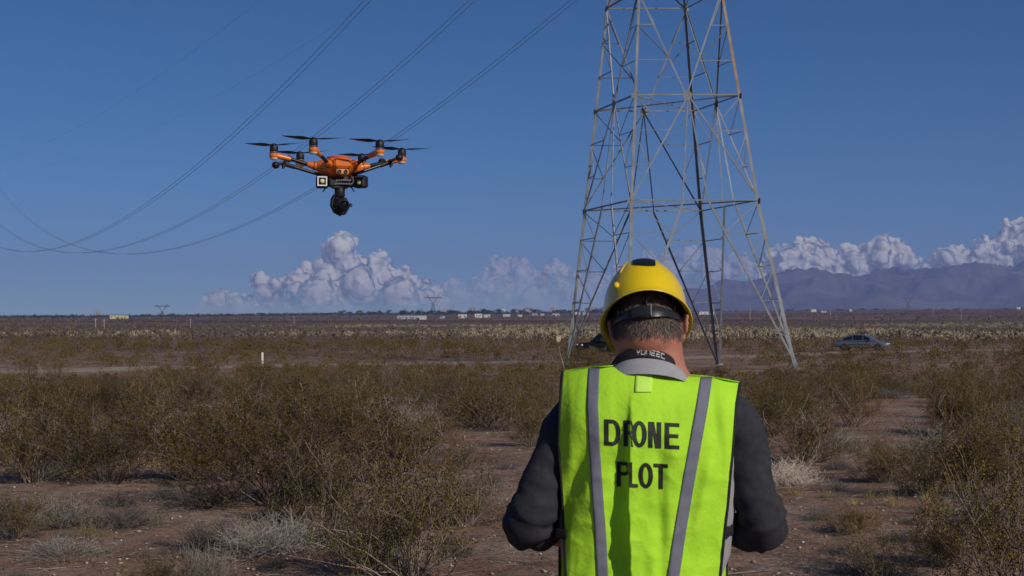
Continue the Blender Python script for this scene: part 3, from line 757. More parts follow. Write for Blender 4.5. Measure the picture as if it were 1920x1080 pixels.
    # landing gear: a strut each side with a cross tube and ball feet
    for (a0, a1, n0, n1, hk) in (((604, 329, 5.70), (533, 307.5, 5.66), (517, 309.5, 5.52), (541, 298, 5.80), (530, 316, 5.62)), ((661, 328, 5.70), (733, 303.5, 5.78), (748.5, 295.5, 5.62), (716, 303, 5.92), (732.5, 314, 5.74))):
        p0, p1, f0, f1, h = W(*a0), W(*a1), W(*n0), W(*n1), W(*hk)
        g = MB().tube([p0, p1], .0068, 12).build('landing_strut', black, D, smooth=True, angle=40)
        o = MB(); o.tube([p0.lerp(p1, .72), p1], .0088, 12); o.build('strut_sleeve', dark, D, smooth=True, angle=40)
        MB().tube([f0, p1.lerp((f0 + f1) / 2, .5), f1], .0062, 10).build('cross_tube', black, D, smooth=True, angle=40)
        MB().tube([p1 + Vector((0, 0, .004)), p1.lerp(h, .5), h], [.010, .008, .0025], 8).build('spur', dark, D, smooth=True)
        for f in (f0, f1): MB().ball(f, (.0155, .019, .0145), 16, 10).build('foot_pad', dark, D, smooth=True)
    # payload rail, lights, gimbal, camera
    d = 5.70; k = d / F
    q = W(640, 343, d); MB().bbox(q, (48 * k, .055, 15 * k), .004, nr).build('payload_rail', dark, D)
    for dv, ww in ((338, 40), (344.5, 46)):
        for j in range(9):
            q = W(640 + (j - 4) * ww / 9.5, dv, d - .031); MB().box(q, (ww / 13 * k, .006, 2.6 * k), nr).build('connector', mat('grey_pin', (.16, .16, .17), .4) if 'pin' not in M else M['pin'], D)
            M.setdefault('pin', bpy.data.materials['grey_pin'])
    q = W(640, 337.5, 5.71); MB().lathe(q - Vector((0, 0, .012)), [(.040, 0), (.044, .006), (.040, .022)], 24).build('mount_plate', dark, D)
    q = W(637, 349, d); MB().bbox(q, (29 * k, .05, 9 * k), .003, nr).build('battery_block', mat('dark_grey_plastic', (.05, .05, .055), .5), D)
    q = W(637, 359.5, d); nk = MB().lathe(q, [(8.5 * k, -10 * k), (9.8 * k, -8 * k), (9.8 * k, 8 * k), (8.5 * k, 10 * k)], 24).build('gimbal_column', dark, D, smooth=True, angle=40)
    q = W(640.3, 385, d); cb = MB().ball(q, (17 * k, 15 * k, 16.5 * k), 24, 16, fn=lambda p, d_: p * (1 - .10 * abs(math.sin(3 * math.atan2(d_.z, d_.x))))).build('camera_ball', dark, D, smooth=True, angle=60)
    q2 = W(645, 383.5, d - .028); Rx = nr @ Matrix.Rotation(PI / 2, 3, 'X')
    ln = MB().lathe(q2, [(9 * k, -.012), (9.2 * k, .012), (7 * k, .015), (6.4 * k, .008)], 24, Rx, caps=False).build('lens_barrel', dark, D, smooth=True, angle=40)
    le = MB().lathe(q2, [(.001, .0105), (4 * k, .0095), (6.8 * k, .006), (6.8 * k, 0)], 20, Rx).build('lens', glassm, D, smooth=True); 
    for u_, s in ((622.5, -1), (658.5, 1)):
        MB().lathe(W(u_, 385, d), [(2.2 * k, -.004), (3.6 * k, -.001), (3.6 * k, .004)], 14, Matrix.Rotation(PI / 2, 3, 'Y')).build('gimbal_pivot', ring, D)
    MB().tube([W(629, 366, d), W(624, 374, d), W(623, 385, d), W(628, 396, d), W(640, 402, d)], [(4.5 * k, 7 * k)] * 5, 10).build('gimbal_arm', dark, D, smooth=True, angle=50)
    MB().lathe(W(641.5, 398, d - .004), [(4 * k, -5 * k), (8 * k, -3 * k), (9 * k, 3 * k), (7 * k, 6 * k)], 20).build('camera_base', dark, D, smooth=True, angle=40)
    for u_, v_, yw, frame in ((604, 341.3, .16, True), (676, 341, -.28, False)):
        q = W(u_, v_, d); Rl = Matrix.Rotation(yw, 3, 'Z'); h = 11.6 * k
        lc = MB().bbox(q, (2 * h, 2 * h, 1.95 * h), .006, Rl).build('light_cube', dark, D, smooth=True, angle=30)
        fr = q + Rl @ Vector((0 if frame else .004, -h - .001, .001))
        if frame:
            f = MB(); t = h * .2; b = h * .78
            for c_, s_ in (((0, 0, b - t / 2), (2 * b, .004, t)), ((0, 0, -b + t / 2), (2 * b, .004, t)), ((-b + t / 2, 0, 0), (t, .004, 2 * b - 2 * t)), ((b - t / 2, 0, 0), (t, .004, 2 * b - 2 * t))):
                f.box(fr + Rl @ Vector(c_), s_, Rl)
            o = f.build('frame', whitem, D); o.parent = lc
        else:
            o = MB().box(q + Rl @ Vector((-h * .84, -h - .001, h * .22)), (h * .22, .003, h * 1.0), Rl).build('white_sticker', whitem, D); o.parent = lc
            o = MB().box(q + Rl @ Vector((h * .1, -h - .001, h * .72)), (h * 1.3, .002, h * .06), Rl).build('printed_line', whitem, D); o.parent = lc
            fr = q + Rl @ Vector((.004, -h - .001, -.004))
        bz = MB().lathe(fr, [(h * .52, -.002), (h * .54, .003), (h * .42, .004), (h * .40, -.001)], 20, Rl @ Matrix.Rotation(PI / 2, 3, 'X'), caps=False).build('bezel', dark, D); bz.parent = lc
        dm = MB().lathe(fr, [(h * .41, -.002), (h * .39, .001), (h * .25, .0038), (.001, .005)], 20, Rl @ Matrix.Rotation(PI / 2, 3, 'X')).build('lens_dome', yel, D, smooth=True); dm.parent = lc
        MB().box(lerp(q, W(640, 341, d), .42), (14 * k, .02, 6 * k)).build('light_bracket', dark, D)
    for a_, b_ in (((611, 352), (605, 360)), ((656, 347), (664.5, 360))): MB().tube([W(*a_, d), W(*b_, d)], [.0028, .0022], 8).build('antenna', dark, D)
drone()

# ------------------------------------------------------------------ the person
D0 = 3.56
PO = Vector(((1210 - U0) / F * D0, D0, gz((1210 - U0) / F * D0, D0)))
PERS = thing('person', 'person seen from behind in yellow hard hat and lime safety vest over dark sleeves', 'person', PO)
def fold(u, v):
    """depth of the cloth folds of the vest back in metres; negative comes towards the camera"""
    g = sm(725, 830, v); uc = 1181 + 3 * math.sin(v * .012); du = u - uc
    amp = lerp(.016, .034, sm(800, 1050, v)) * g
    y = -amp * math.exp(-du / 52) if du > 0 else -amp * math.exp(du / 3.0) + .010 * g * math.exp(-((du + 16) / 22) ** 2)
    y += .010 * sm(820, 980, v) * math.exp(-((u - 1148 + (v - 980) * .18) / 26) ** 2)
    y += -.006 * g * math.exp(-((u - 1102 - (v - 850) * .10) / 20) ** 2)
    y += .020 * sm(780, 900, v) * math.exp(-(((u - 1078) + (v - 900) * .34) / 17) ** 2)
    y += -.011 * sm(760, 900, v) * math.exp(-(((u - 1262) + (v - 900) * .10) / 24) ** 2)
    y += .009 * sm(800, 900, v) * math.exp(-(((u - 1238) + (v - 900) * -.02) / 12) ** 2)
    y += -.010 * math.exp(-(((u - 1325) + (v - 900) * .22) / 13) ** 2) * sm(830, 900, v) * (1 - sm(960, 1040, v))
    y += .010 * math.exp(-(((u - 1340) - (v - 800) * .12) / 14) ** 2) * (1 - sm(850, 930, v))
    p = Vector((u * .011, v * .006, 4)); y += noise.noise(p) * .0085 + noise.noise(p * 2.3) * .0055 + noise.noise(p * 4.7) * .0016
    q = Vector((u * .022 + v * .012, v * .024 - u * .008, 1.7)); y += .0058 * (abs(noise.noise(q)) ** .7) * sm(740, 860, v)
    return y
VL = [(690, 1056), (697, 1055), (760, 1050), (830, 1047), (900, 1052), (1000, 1058), (1080, 1061), (1300, 1066)]
VR = [(690, 1389), (716, 1388), (760, 1380), (850, 1373), (950, 1364), (1000, 1358), (1080, 1350), (1300, 1342)]
VT = [(1055, 697), (1100, 689), (1147, 686), (1165, 687), (1200, 690), (1240, 697), (1282, 703), (1330, 706), (1388, 717)]
def dback(u, v):
    c = 1215; s = (u - c) / 172.0
    d = 3.452 + .055 * abs(s) ** 2.2 + .05 * max(0, abs(s) - .85) / .15 * .3
    vt = pl(u, VT); t = v - vt
    d += .095 * math.exp(-max(0, t) / 26.0) * 1.0 + .012 * sm(900, 1080, v) - .010 * math.exp(-((v - 830) / 90) ** 2)
    return d
def VS(u, v, off=0): return W(u, v, dback(u, v) + fold(u, v) - off)
def grid(mb, f, nu, nv_):
    V = [f(i / nu, j / nv_) for j in range(nv_ + 1) for i in range(nu + 1)]
    mb.add(V, [(j * (nu + 1) + i, j * (nu + 1) + i + 1, (j + 1) * (nu + 1) + i + 1, (j + 1) * (nu + 1) + i) for j in range(nv_) for i in range(nu)])
    return mb
def person():
    skin = mat('skin', (.46, .185, .125), .55, var=.08, scale=30, bump=.06, bscale=300, spec=.35)
    skin.node_tree.nodes['Principled BSDF'].inputs['Subsurface Weight'].default_value = .12
    skin.node_tree.nodes['Principled BSDF'].inputs['Subsurface Scale'].default_value = .008
    lime = mat('lime_fabric', (.52, .93, .045), .75, var=.06, scale=14, bump=.13, bscale=70, spec=.2, trans=.12)
    grey = mat('grey_jersey', (.36, .355, .37), .9, var=.06, scale=40, bump=.15, bscale=400, spec=.1)
    dark = mat('charcoal_jersey', (.038, .038, .044), .9, var=.2, scale=50, bump=.15, bscale=500, spec=.15)
    blk = mat('black_binding', (.010, .010, .011), .8, var=.1); tape = mat('reflective_tape', (.175, .18, .225), .75, var=.06, scale=30, metal=0, spec=.2, bump=.05, bscale=200)
    ink = mat('black_print', (.012, .014, .012), .7, var=.1); denim = mat('dark_trousers', (.04, .045, .06), .9, bump=.2, bscale=300); boot = mat('boot_leather', (.05, .035, .025), .6)
    yell = mat('yellow_hardhat', (.86, .60, .008), .30, var=.02, coat=.35, spec=.5)
    hairm = mat('short_hair', (.12, .085, .062), .7, var=.3, island=[(.10, .07, .05), (.16, .12, .09), (.24, .20, .17), (.07, .05, .04), (.30, .26, .23)])
    # head frame: pitched forward, turned a little to the left
    HC = W(1209.5, 584.5, 3.635)
    HR = Matrix.Rotation(math.radians(-3.5), 3, 'Z') @ Matrix.Rotation(math.radians(-3.5), 3, 'Y') @ Matrix.Rotation(math.radians(-32), 3, 'X')
    def H(p): return HC + HR @ Vector(p)
    # --- body: one continuous skin
    b = MB()
    SK = (.083, .102, .118)
    b.ball(H((0, .0, -.045)), SK, 28, 20, HR)                      # skull
    b.ball(H((0, .045, -.115)), (.062, .062, .075), 20, 14, HR)         # jaw
    b.ball(H((0, .098, -.165)), (.028, .024, .024), 14, 10, HR)            # chin
    b.ball(H((0, -.036, -.100)), (.066, .05, .05), 20, 12, HR)        # occiput
    b.tube([H((0, .098, -.035)), H((0, .122, -.085)), H((0, .105, -.092))], [.009, .014, .008], 10)   # nose
    for s in (-1, 1): b.ball(H((s * .03, .088, -.022)), (.024, .016, .010), 12, 8, HR); b.ball(H((s * .014, .112, -.128)), (.018, .01, .007), 10, 8, HR)
    nk = [(W(1218, 735, 3.60), (.14, .085)), (W(1219, 712, 3.595), (.112, .078)), (W(1218, 690, 3.593), (.093, .072)), (W(1217, 668, 3.593), (.0875, .073)), (W(1216, 645, 3.593), (.085, .078)), (W(1214, 622, 3.600), (.081, .078)), (W(1213, 600, 3.61), (.072, .070)), (W(1212, 585, 3.62), (.06, .06))]
    R = []
    for c_, (rx, ry) in nk: R.append([c_ + Vector((rx * math.cos(2 * PI * k / 28), ry * math.sin(2 * PI * k / 28), -.02 * math.sin(2 * PI * k / 28))) for k in range(28)])
    b.rings(R)
    # ears
    for s in (-1, 1):
        ER = HR @ Matrix.Rotation(s * math.radians(28), 3, 'Z') @ Matrix.Rotation(math.radians(12), 3, 'X')
        ec = H(((.0985 if s > 0 else .090) * s, -.018 if s < 0 else -.026, -.066))
        b.tube([ec + ER @ Vector((0, math.cos(a) * .017 + .004, math.sin(a) * .034)) for a in np.linspace(-1.9, 2.6, 14)], [(.0056, .0056)] * 14, 8)
        b.ball(ec, (.006, .015, .028), 14, 10, ER); b.ball(ec + ER @ Vector((0, .006, -.03)), (.0055, .010, .012), 10, 8, ER)
    # torso, arms, legs
    tz = [(1.50, .15, .07), (1.47, .185, .085), (1.40, .185, .105), (1.25, .17, .11), (1.08, .16, .105), (.95, .165, .11), (.86, .16, .11)]
    b.rings([[Vector((PO.x + rx * math.cos(2 * PI * k / 28), PO.y + .035 + ry * math.sin(2 * PI * k / 28), z)) for k in range(28)] for z, rx, ry in tz])
    SHL, ELL = W(1082, 783, 3.60), W(988, 983, 3.56); SHR, ELR = W(1376, 790, 3.60), W(1432, 988, 3.56)
    WRL, WRR = Vector((ELL.x + .135, ELL.y + .24, ELL.z - .075)), Vector((ELR.x - .145, ELR.y + .24, ELR.z - .07))
    for sh, el, wr, s in ((SHL, ELL, WRL, 1), (SHR, ELR, WRR, -1)):
        b.tube([sh, sh.lerp(el, .5), el], [.050, .043, .036], 16); b.ball(el, .036, 14, 10)
        b.tube([el, el.lerp(wr, .35), wr], [.036, .038, .027], 16)
        # hand: palm, four fingers and a thumb, curled as round a controller
        hd = (wr - el).normalized(); fwd = (hd + Vector((s * .5, .35, .15))).normalized(); side = Vector((0, 0, 1)); side = (side - fwd * side.dot(fwd)).normalized(); pn = fwd.cross(side) * s
        pc = wr + fwd * .05; PR = Matrix((pn, fwd, side)).transposed()
        b.ball(pc, (.016, .052, .042), 16, 12, PR); b.tube([wr, pc], [.026, .024], 12)
        for j, ln in enumerate((.070, .078, .072, .056)):
            k0 = pc + fwd * .040 + side * (.030 - j * .020); cu = pn * -1
            k1 = k0 + (fwd * .9 + cu * .35).normalized() * ln * .45; k2 = k1 + (fwd * .3 + cu * .95).normalized() * ln * .33; k3 = k2 + (fwd * -.35 + cu * .9).normalized() * ln * .25
            b.tube([k0 - fwd * .01, k1, k2, k3], [.0095, .0088, .008, .0065], 10)
        t0 = pc + side * .036 - fwd * .012; t1 = t0 + (side * .6 + fwd * .6 - pn * .5).normalized() * .036; t2 = t1 + (fwd * .8 - pn * .7).normalized() * .028
        b.tube([t0 - side * .012, t0, t1, t2], [.012, .012, .010, .008], 10)
    for s in (-1, 1):
        hip, kn, an = Vector((PO.x + s * .09, PO.y + .03, .92)), Vector((PO.x + s * .115, PO.y + .045, .50)), Vector((PO.x + s * .13, PO.y + .01, .09 + PO.z))
        b.tube([hip, hip.lerp(kn, .5), kn, kn.lerp(an, .35), an], [.085, .075, .052, .054, .036], 18)
    o = b.build('body', None, PERS)
    md = o.modifiers.new('r', 'REMESH'); md.mode = 'VOXEL'; md.voxel_size = .0062
    m2 = o.modifiers.new('s', 'SMOOTH'); m2.factor = .5; m2.iterations = 4
    dg = bpy.context.evaluated_depsgraph_get(); me = bpy.data.meshes.new_from_object(o.evaluated_get(dg)); o.modifiers.clear(); o.data = me
    me.materials.clear(); me.materials.append(skin); me.polygons.foreach_set('use_smooth', [True] * len(me.polygons))
    # eyes
    for s in (-1, 1):
        e = MB().ball(H((s * .031, .0945, -.040)), .0115, 14, 10).build('eye', mat('eye_white', (.8, .78, .75), .2), PERS, smooth=True)
    # --- hair: thousands of short strands on the back and sides of the head
    n = len(me.vertices); co = np.empty(n * 3, np.float32); me.vertices.foreach_get('co', co); co = co.reshape(-1, 3) + np.array(PO, np.float32)
    no = np.empty(n * 3, np.float32); me.vertices.foreach_get('normal', no); no = no.reshape(-1, 3)
    Hi = np.array(HR.inverted()); loc = (co - np.array(HC)) @ Hi.T
    head = (loc[:, 2] > -.16) & (loc[:, 1] < .055) & (np.abs(loc[:, 0]) < .089) & (co[:, 2] > 1.59)
    line = 1.622 + .004 * np.sin(co[:, 0] * 160) + .55 * np.clip(np.abs(co[:, 0] - HC.x) - .04, 0, 1) * -.15
    head &= (co[:, 2] > line)
    idx = np.nonzero(head)[0]; rg = np.random.default_rng(5); V = []; Fc = []
    if len(idx):
        for i in rg.choice(idx, 42000):
            p = co[i] + rg.normal(size=3) * .0030; d_ = co[i][2] - line[i]
            if rg.random() > .06 + d_ / .030: continue
            nn = no[i]; ln = min(.013, .004 + d_ * .30) * rg.uniform(.7, 1.2)
            dr = np.array([rg.normal() * .35, 0, -1.0]) + nn * .45; dr /= np.linalg.norm(dr)
            sd = np.cross(dr, nn); sd /= (np.linalg.norm(sd) + 1e-6)
            k = len(V); b0 = p - nn * .0015; V += [b0 + sd * .0006, b0 - sd * .0006, b0 + dr * ln + nn * .0015]; Fc.append((k, k + 1, k + 2))
        V = np.array(V) - np.array(PO); link('hair', npmesh('hair', V, Fc, hairm, 3), PERS)
    # --- shirt: grey body, dark sleeves, collar
    tr = [(.90, .175, .13), (1.0, .185, .13), (1.08, .215, .128), (1.2, .228, .130), (1.33, .232, .128), (1.42, .225, .118), (1.47, .20, .10), (1.505, .15, .085), (1.53, .115, .08)]
    R = []
    for z, rx, ry in tr:
        rg_ = []
        for k in range(48):
            a = 2 * PI * k / 48; w_ = 1 + .015 * math.sin(a * 7 + z * 9) + .012 * noise.noise(Vector((math.cos(a) * 3, math.sin(a) * 3, z * 9)))
            cx = pl(z, [(1.0, PO.x + .003), (1.45, PO.x + .012)])
            rg_.append(Vector((cx + math.copysign(abs(math.cos(a)) ** .8, math.cos(a)) * rx * w_, 3.615 + math.copysign(abs(math.sin(a)) ** .8, math.sin(a)) * ry * w_, z)))
        R.append(rg_)
    shirt = MB().rings(R).build('shirt', grey, PERS, smooth=True)
    cr_ = []
    for t, (vb_, vt_) in enumerate(((700, 0), (0, 0))): pass
    cr_ = []
    for j, (dz, dr_) in enumerate(((-.030, .022), (-.012, .014), (.004, .006), (.012, .000), (.013, -.006), (0, -.010))):
        rg_ = []
        for k in range(40):
            a = 2 * PI * k / 40; bk = max(0, -math.sin(a))
            c_ = Vector((.3465, 3.592, 1.5405 + dz * .9 + .026 * bk ** 1.3 - .020 * (1 - bk) * abs(math.cos(a)) - .03 * max(0, math.sin(a)) - .008 * math.cos(a)))
            rg_.append(c_ + Vector(((.098 + dr_) * math.cos(a), (.082 + dr_) * math.sin(a), 0)))
        cr_.append(rg_)
    o = MB().rings(cr_, caps=False).build('collar', grey, PERS, smooth=True); o.parent = shirt
    # sleeves with creases towards the elbow
    for sh, el, wr, lab in ((SHL, ELL, WRL, 0), (SHR, ELR, WRR, 1)):
        sgn = -1 if lab == 0 else 1
        path = [sh + Vector((-sgn * .07, 0, .032)), sh + Vector((-sgn * .02, 0, .012)), sh.lerp(el, .12) + Vector((sgn * .010, 0, 0)), sh.lerp(el, .3) + Vector((sgn * .008, 0, 0)), sh.lerp(el, .5) + Vector((sgn * .004, 0, 0)), sh.lerp(el, .7), sh.lerp(el, .86) + Vector((0, .0, .0)), sh.lerp(el, .97) + Vector((0, .012, 0)), el + Vector((0, .045, -.012)), el.lerp(wr, .20) + Vector((0, 0, -.004)), el.lerp(wr, .30)]
        rad = [.060, .067, .066, .061, .0575, .0575, .060, .0625, .061, .055, .050]
        # resample
        P_, Rr = [], []
        for i in range(len(path) - 1):
            for j in range(7): P_.append(path[i].lerp(path[i + 1], j / 7)); Rr.append(lerp(rad[i], rad[i + 1], j / 7))
        for _ in range(3): P_ = [P_[0]] + [(P_[i - 1] + P_[i] * 2 + P_[i + 1]) / 4 for i in range(1, len(P_) - 1)] + [P_[-1]]
        mb = MB(); nseg = 36; mb.tube(P_, Rr, nseg, caps=False); vv = []
        for i, p in enumerate(mb.v):
            row = i // nseg; c_ = P_[row]; p = Vector(p); r_ = (p - c_).normalized(); t = row / len(P_); am = .0004 + .0030 * math.exp(-((t - .74) / .15) ** 2) * 1.5 + .0008 * math.exp(-((t - .2) / .1) ** 2)
            w_ = math.sin(row * .95 + 2.6 * math.sin(2 * PI * (i % nseg) / nseg + lab) + 2 * noise.noise(p * 9)) * am + noise.noise(Vector((p.x * 11, p.y * 11, p.z * 24))) * .0060 + noise.noise(Vector((p.x * 24, p.y * 24, p.z * 60 + p.x * 30))) * .0028 + noise.noise(p * 5) * .006
            vv.append(p + r_ * w_)
        mb.v = [tuple(p) for p in vv]
        o = mb.build('sleeve', dark, PERS, smooth=True); o.parent = shirt
        cf = MB(); cf.tube([P_[-2], P_[-1] + (P_[-1] - P_[-2]) * .8], [Rr[-1] * 1.0, Rr[-1] * .96], 28, caps=False); o = cf.build('cuff', dark, PERS, smooth=True); o.parent = shirt
    # --- vest
    nu, nv_ = 110, 130
    def back(a, t):
        v = lerp(0, 1, t); vb = 1290
        u = None
        for _ in range(3):
            vv_ = vb if u is None else None
            if u is None: u = lerp(1055, 1388, a); vt = pl(u, VT); y = lerp(vt, vb, t)
            else: y = lerp(pl(u, VT), vb, t)
            u = lerp(pl(y, VL), pl(y, VR), a)
        return VS(u, y)
    vm = MB(); grid(vm, back, nu, nv_)
    # over the shoulder to the front: two straps and the front panels
    def front(sd):
        def f(a, t):
            u = lerp(1055, 1150, a) if sd < 0 else lerp(1281, 1388, a)
            p = VS(u, pl(u, VT)); q = t
            y = p.y + .235 * sm(0, .3, q) + .02 * math.sin(a * 6)
            z = p.z - .035 * sm(0, .3, q) - max(0, q - .12) * .64
            x = p.x + (.10 * max(0, q - .3)) * (1 if sd < 0 else -1) * (a if sd < 0 else 1 - a)
            return Vector((x, y, z))
        return f
    for sd in (-1, 1): grid(vm, front(sd), 12, 30)
    vest = vm.build('vest', lime, PERS, smooth=True)
    md = vest.modifiers.new('thick', 'SOLIDIFY'); md.thickness = .0016; md.offset = 1
    # binding along the armholes, neckline and hem
    def bind(name, pts, r=.0036):
        o = MB().tube(pts, r, 8).build(name, blk, PERS, smooth=True); o.parent = vest
    bind('edge_binding', [back(0, t) for t in np.linspace(0, 1, 80)]); bind('edge_binding', [back(1, t) for t in np.linspace(0, 1, 80)], .0042)
    bind('edge_binding', [front(-1)(0, t) for t in np.linspace(0, 1, 30)]); bind('edge_binding', [front(1)(1, t) for t in np.linspace(0, 1, 30)])
    neck = [VS(u, pl(u, VT) - 1, .001) for u in np.linspace(1145, 1284, 40)]
    bind('neck_binding', neck); bind('neck_binding', [front(-1)(1, t) for t in np.linspace(0, 1, 30)]); bind('neck_binding', [front(1)(0, t) for t in np.linspace(0, 1, 30)])
    # black drape of the armhole edge at the right shoulder
    # reflective tape
    def strip(name, cl, hw, m_, off=.0022, n=90, v0=None, v1=None, thick=.0009):
        a0, a1 = (cl[0][0], cl[-1][0]) if v0 is None else (v0, v1); rows = []
        for t in np.linspace(0, 1, n):
            v = lerp(a0, a1, t); c_ = pl(v, cl); row = []
            for j in np.linspace(-1, 1, 7): 
                u = c_ + j * hw; vv_ = v + (max(0, 1) * 0); row.append(VS(u, vv_, off + .0016 + .0005 * (1 - j * j)))
            rows.append(row)
        mb = MB(); mb.rings(rows, closed=False); o = mb.build(name, m_, PERS, smooth=True); o.parent = vest
        md = o.modifiers.new('thick', 'SOLIDIFY'); md.thickness = thick; md.offset = 1
        return o
    strip('reflective_stripe', [(690, 1114), (705, 1113), (760, 1111), (850, 1115), (950, 1122), (1000, 1126), (1080, 1130), (1285, 1142)], 10.5, tape, v0=690, v1=1285, n=120)
    strip('reflective_stripe', [(707, 1325), (760, 1317), (800, 1310), (900, 1292), (1000, 1275), (1080, 1263), (1285, 1238)], 11, tape, v0=707, v1=1285, n=120)
    strip('shoulder_tab', [(697, 1208), (735, 1206)], 16, mat('pale_patch', (.60, .93, .12), .7, var=.05), n=14, v0=694, v1=735)
    # side strap
    for uu, s, vv_ in ((1366, 1, 995), (1052, -1, 1000)):
        p = W(uu, vv_, 3.53); q = [p + Vector((-s * .012, -.018, 0)), p + Vector((s * .010, .0, 0)), p + Vector((s * .016, .07, .002)), p + Vector((s * .005, .15, .002))]
        o = MB().tube(q, [(.013, .0025)] * 4, 8).build('side_strap', blk, PERS); o.parent = vest
    # lettering: strokes cut into small quads and laid on the cloth
    def letters(name, items, kn):
        mb = MB()
        for (ch, x0, x1, v0, v1) in items:
            wd, hh = x1 - x0, v1 - v0; st = .186 * hh      # stroke
            Q = []     # polygons in letter space: x 0..wd, y 0..hh downwards
            def rect(a, b_, c_, d_): Q.append(([(a, b_), (c_, b_), (c_, d_), (a, d_)]))
            def arc(cx_, cy_, ro, rv, ri, rj, a0, a1, n=14):
                for i in range(n):
                    p, q = a0 + (a1 - a0) * i / n, a0 + (a1 - a0) * (i + 1) / n
                    Q.append([(cx_ + ro * math.cos(p), cy_ - rv * math.sin(p)), (cx_ + ro * math.cos(q), cy_ - rv * math.sin(q)), (cx_ + ri * math.cos(q), cy_ - rj * math.sin(q)), (cx_ + ri * math.cos(p), cy_ - rj * math.sin(p))])
            s2 = st * .92; sh_ = st * .78
            if ch == 'D':
                rect(0, 0, s2, hh); rect(s2, 0, wd * .5, sh_); rect(s2, hh - sh_, wd * .5, hh); arc(wd * .5, hh / 2, wd * .5, hh / 2, wd * .5 - s2, hh / 2 - sh_, PI / 2, -PI / 2)
            if ch in 'RP':
                rect(0, 0, s2, hh); h2 = hh * .55; rect(s2, 0, wd * .6, sh_); rect(s2, h2 - sh_, wd * .6, h2); arc(wd * .6, h2 / 2, wd * .4, h2 / 2, wd * .4 - s2, h2 / 2 - sh_, PI / 2, -PI / 2)
                if ch == 'R': Q.append([(wd * .42, h2), (wd * .42 + s2 * 1.1, h2), (wd, hh), (wd - s2 * 1.15, hh)])
            if ch == 'O': arc(wd / 2, hh / 2, wd / 2, hh / 2 * 1.02, wd / 2 - s2, hh / 2 - sh_, 0, 2 * PI, 30)
            if ch == 'N': rect(0, 0, s2, hh); rect(wd - s2, 0, wd, hh); Q.append([(s2 * .6, 0), (s2 * 1.35, 0), (wd - s2 * .6, hh), (wd - s2 * 1.35, hh)])
            if ch == 'E': rect(0, 0, s2, hh); rect(s2, 0, wd, sh_); rect(s2, hh / 2 - sh_ / 2, wd * .93, hh / 2 + sh_ / 2); rect(s2, hh - sh_, wd, hh)
            if ch == 'L': rect(0, 0, s2, hh); rect(s2, hh - sh_, wd, hh)
            if ch == 'I': rect(0, 0, wd, hh)
            if ch == 'T': rect(0, 0, wd, sh_); rect(wd / 2 - s2 / 2, sh_, wd / 2 + s2 / 2, hh)
            for q in Q:
                a, b_, c_, d_ = q
                nx = max(1, int(max(abs(b_[0] - a[0]), abs(c_[0] - d_[0])) / 1.6)); ny = max(1, int(max(abs(d_[1] - a[1]), abs(c_[1] - b_[1])) / 3.5))
                def f(s_, t_):
                    x = lerp(lerp(a[0], b_[0], s_), lerp(d_[0], c_[0], s_), t_); y = lerp(lerp(a[1], b_[1], s_), lerp(d_[1], c_[1], s_), t_)
                    xx = x0 + x; u = pl(xx, kn) if kn else xx; return VS(u, v0 + y + (u - 1135) * .055, .0016)
                grid(mb, f, nx, ny)
        o = mb.build(name, ink, PERS); o.parent = vest; return o
    # natural letter positions (u as if the cloth were flat) and how the crease swallows some of it
    kn1 = [(1100, 1100), (1183, 1183), (1196, 1186), (1300, 1290)]
    letters('lettering', [('D', 1133, 1164, 786, 835), ('R', 1169, 1198, 786, 835), ('O', 1195, 1223, 786, 835), ('N', 1225.5, 1250, 786, 835), ('E', 1256.5, 1284, 786, 835)], kn1)
    kn2 = [(1100, 1100), (1178, 1178), (1190, 1181.5), (1300, 1291.5)]
    letters('lettering', [('P', 1156, 1183, 864, 911), ('I', 1184, 1189, 864, 911), ('L', 1186, 1205, 864, 911), ('O', 1206, 1233, 864, 911), ('T', 1234, 1261, 864, 911)], kn2)
    # --- lanyard with its lettering
    def LY(a, h, off=0):     # a: angle round the neck, h: -1..1 across the band
        bk = max(0, -math.sin(a)); r0 = .0945 + off + (.002 - h * .0015)
        z = 1.5665 + .026 * bk ** 1.2 - .042 * (1 - bk) * 1.0 - .014 * math.cos(a) + h * .0118
        return Vector((.3455 + r0 * math.cos(a), 3.598 + (.084 + off - h * .004) * math.sin(a), z))
    lb = MB(); ring_ = []
    for a in np.linspace(PI * .98, PI * 2.02, 46): ring_.append([LY(a, h) for h in (-1, -.3, .3, 1)] + [LY(a, h, -.003) for h in (1, -1)])
    lb.rings(ring_, closed=True); 
    for a0, s in ((PI, -1), (2 * PI, 1)):
        p = LY(a0, 0); lb.tube([p, p + Vector((-s * .005, .05, -.02)), p + Vector((-s * .03, .12, -.12)), Vector((PO.x, 3.80, 1.25))], [(.010, .002)] * 4, 6)
    ly = lb.build('lanyard', blk, PERS, smooth=True, angle=50)
    inkw = mat('white_print', (.62, .63, .66), .6, var=.05); lt = MB(); x = 0
    G = {'Y': [(0, 1, .35, .5), (1, 1, .65, .5), (.1, .5, .9, .5), (.5, .5, .5, 0)], 'U': [(0, 1, 0, 0), (0, 0, 1, 0), (1, 0, 1, 1)], 'N': [(0, 0, 0, 1), (0, 1, 1, 1), (1, 1, 1, 0)], 'E': [(0, 1, 1, 1), (0, .5, .9, .5), (0, 0, 1, 0), (0, .5, 0, 0)], 'C': [(1, 1, 0, 1), (0, 1, 0, 0), (0, 0, 1, 0)]}
    A0 = 1.5 * PI - .36; stp = .128
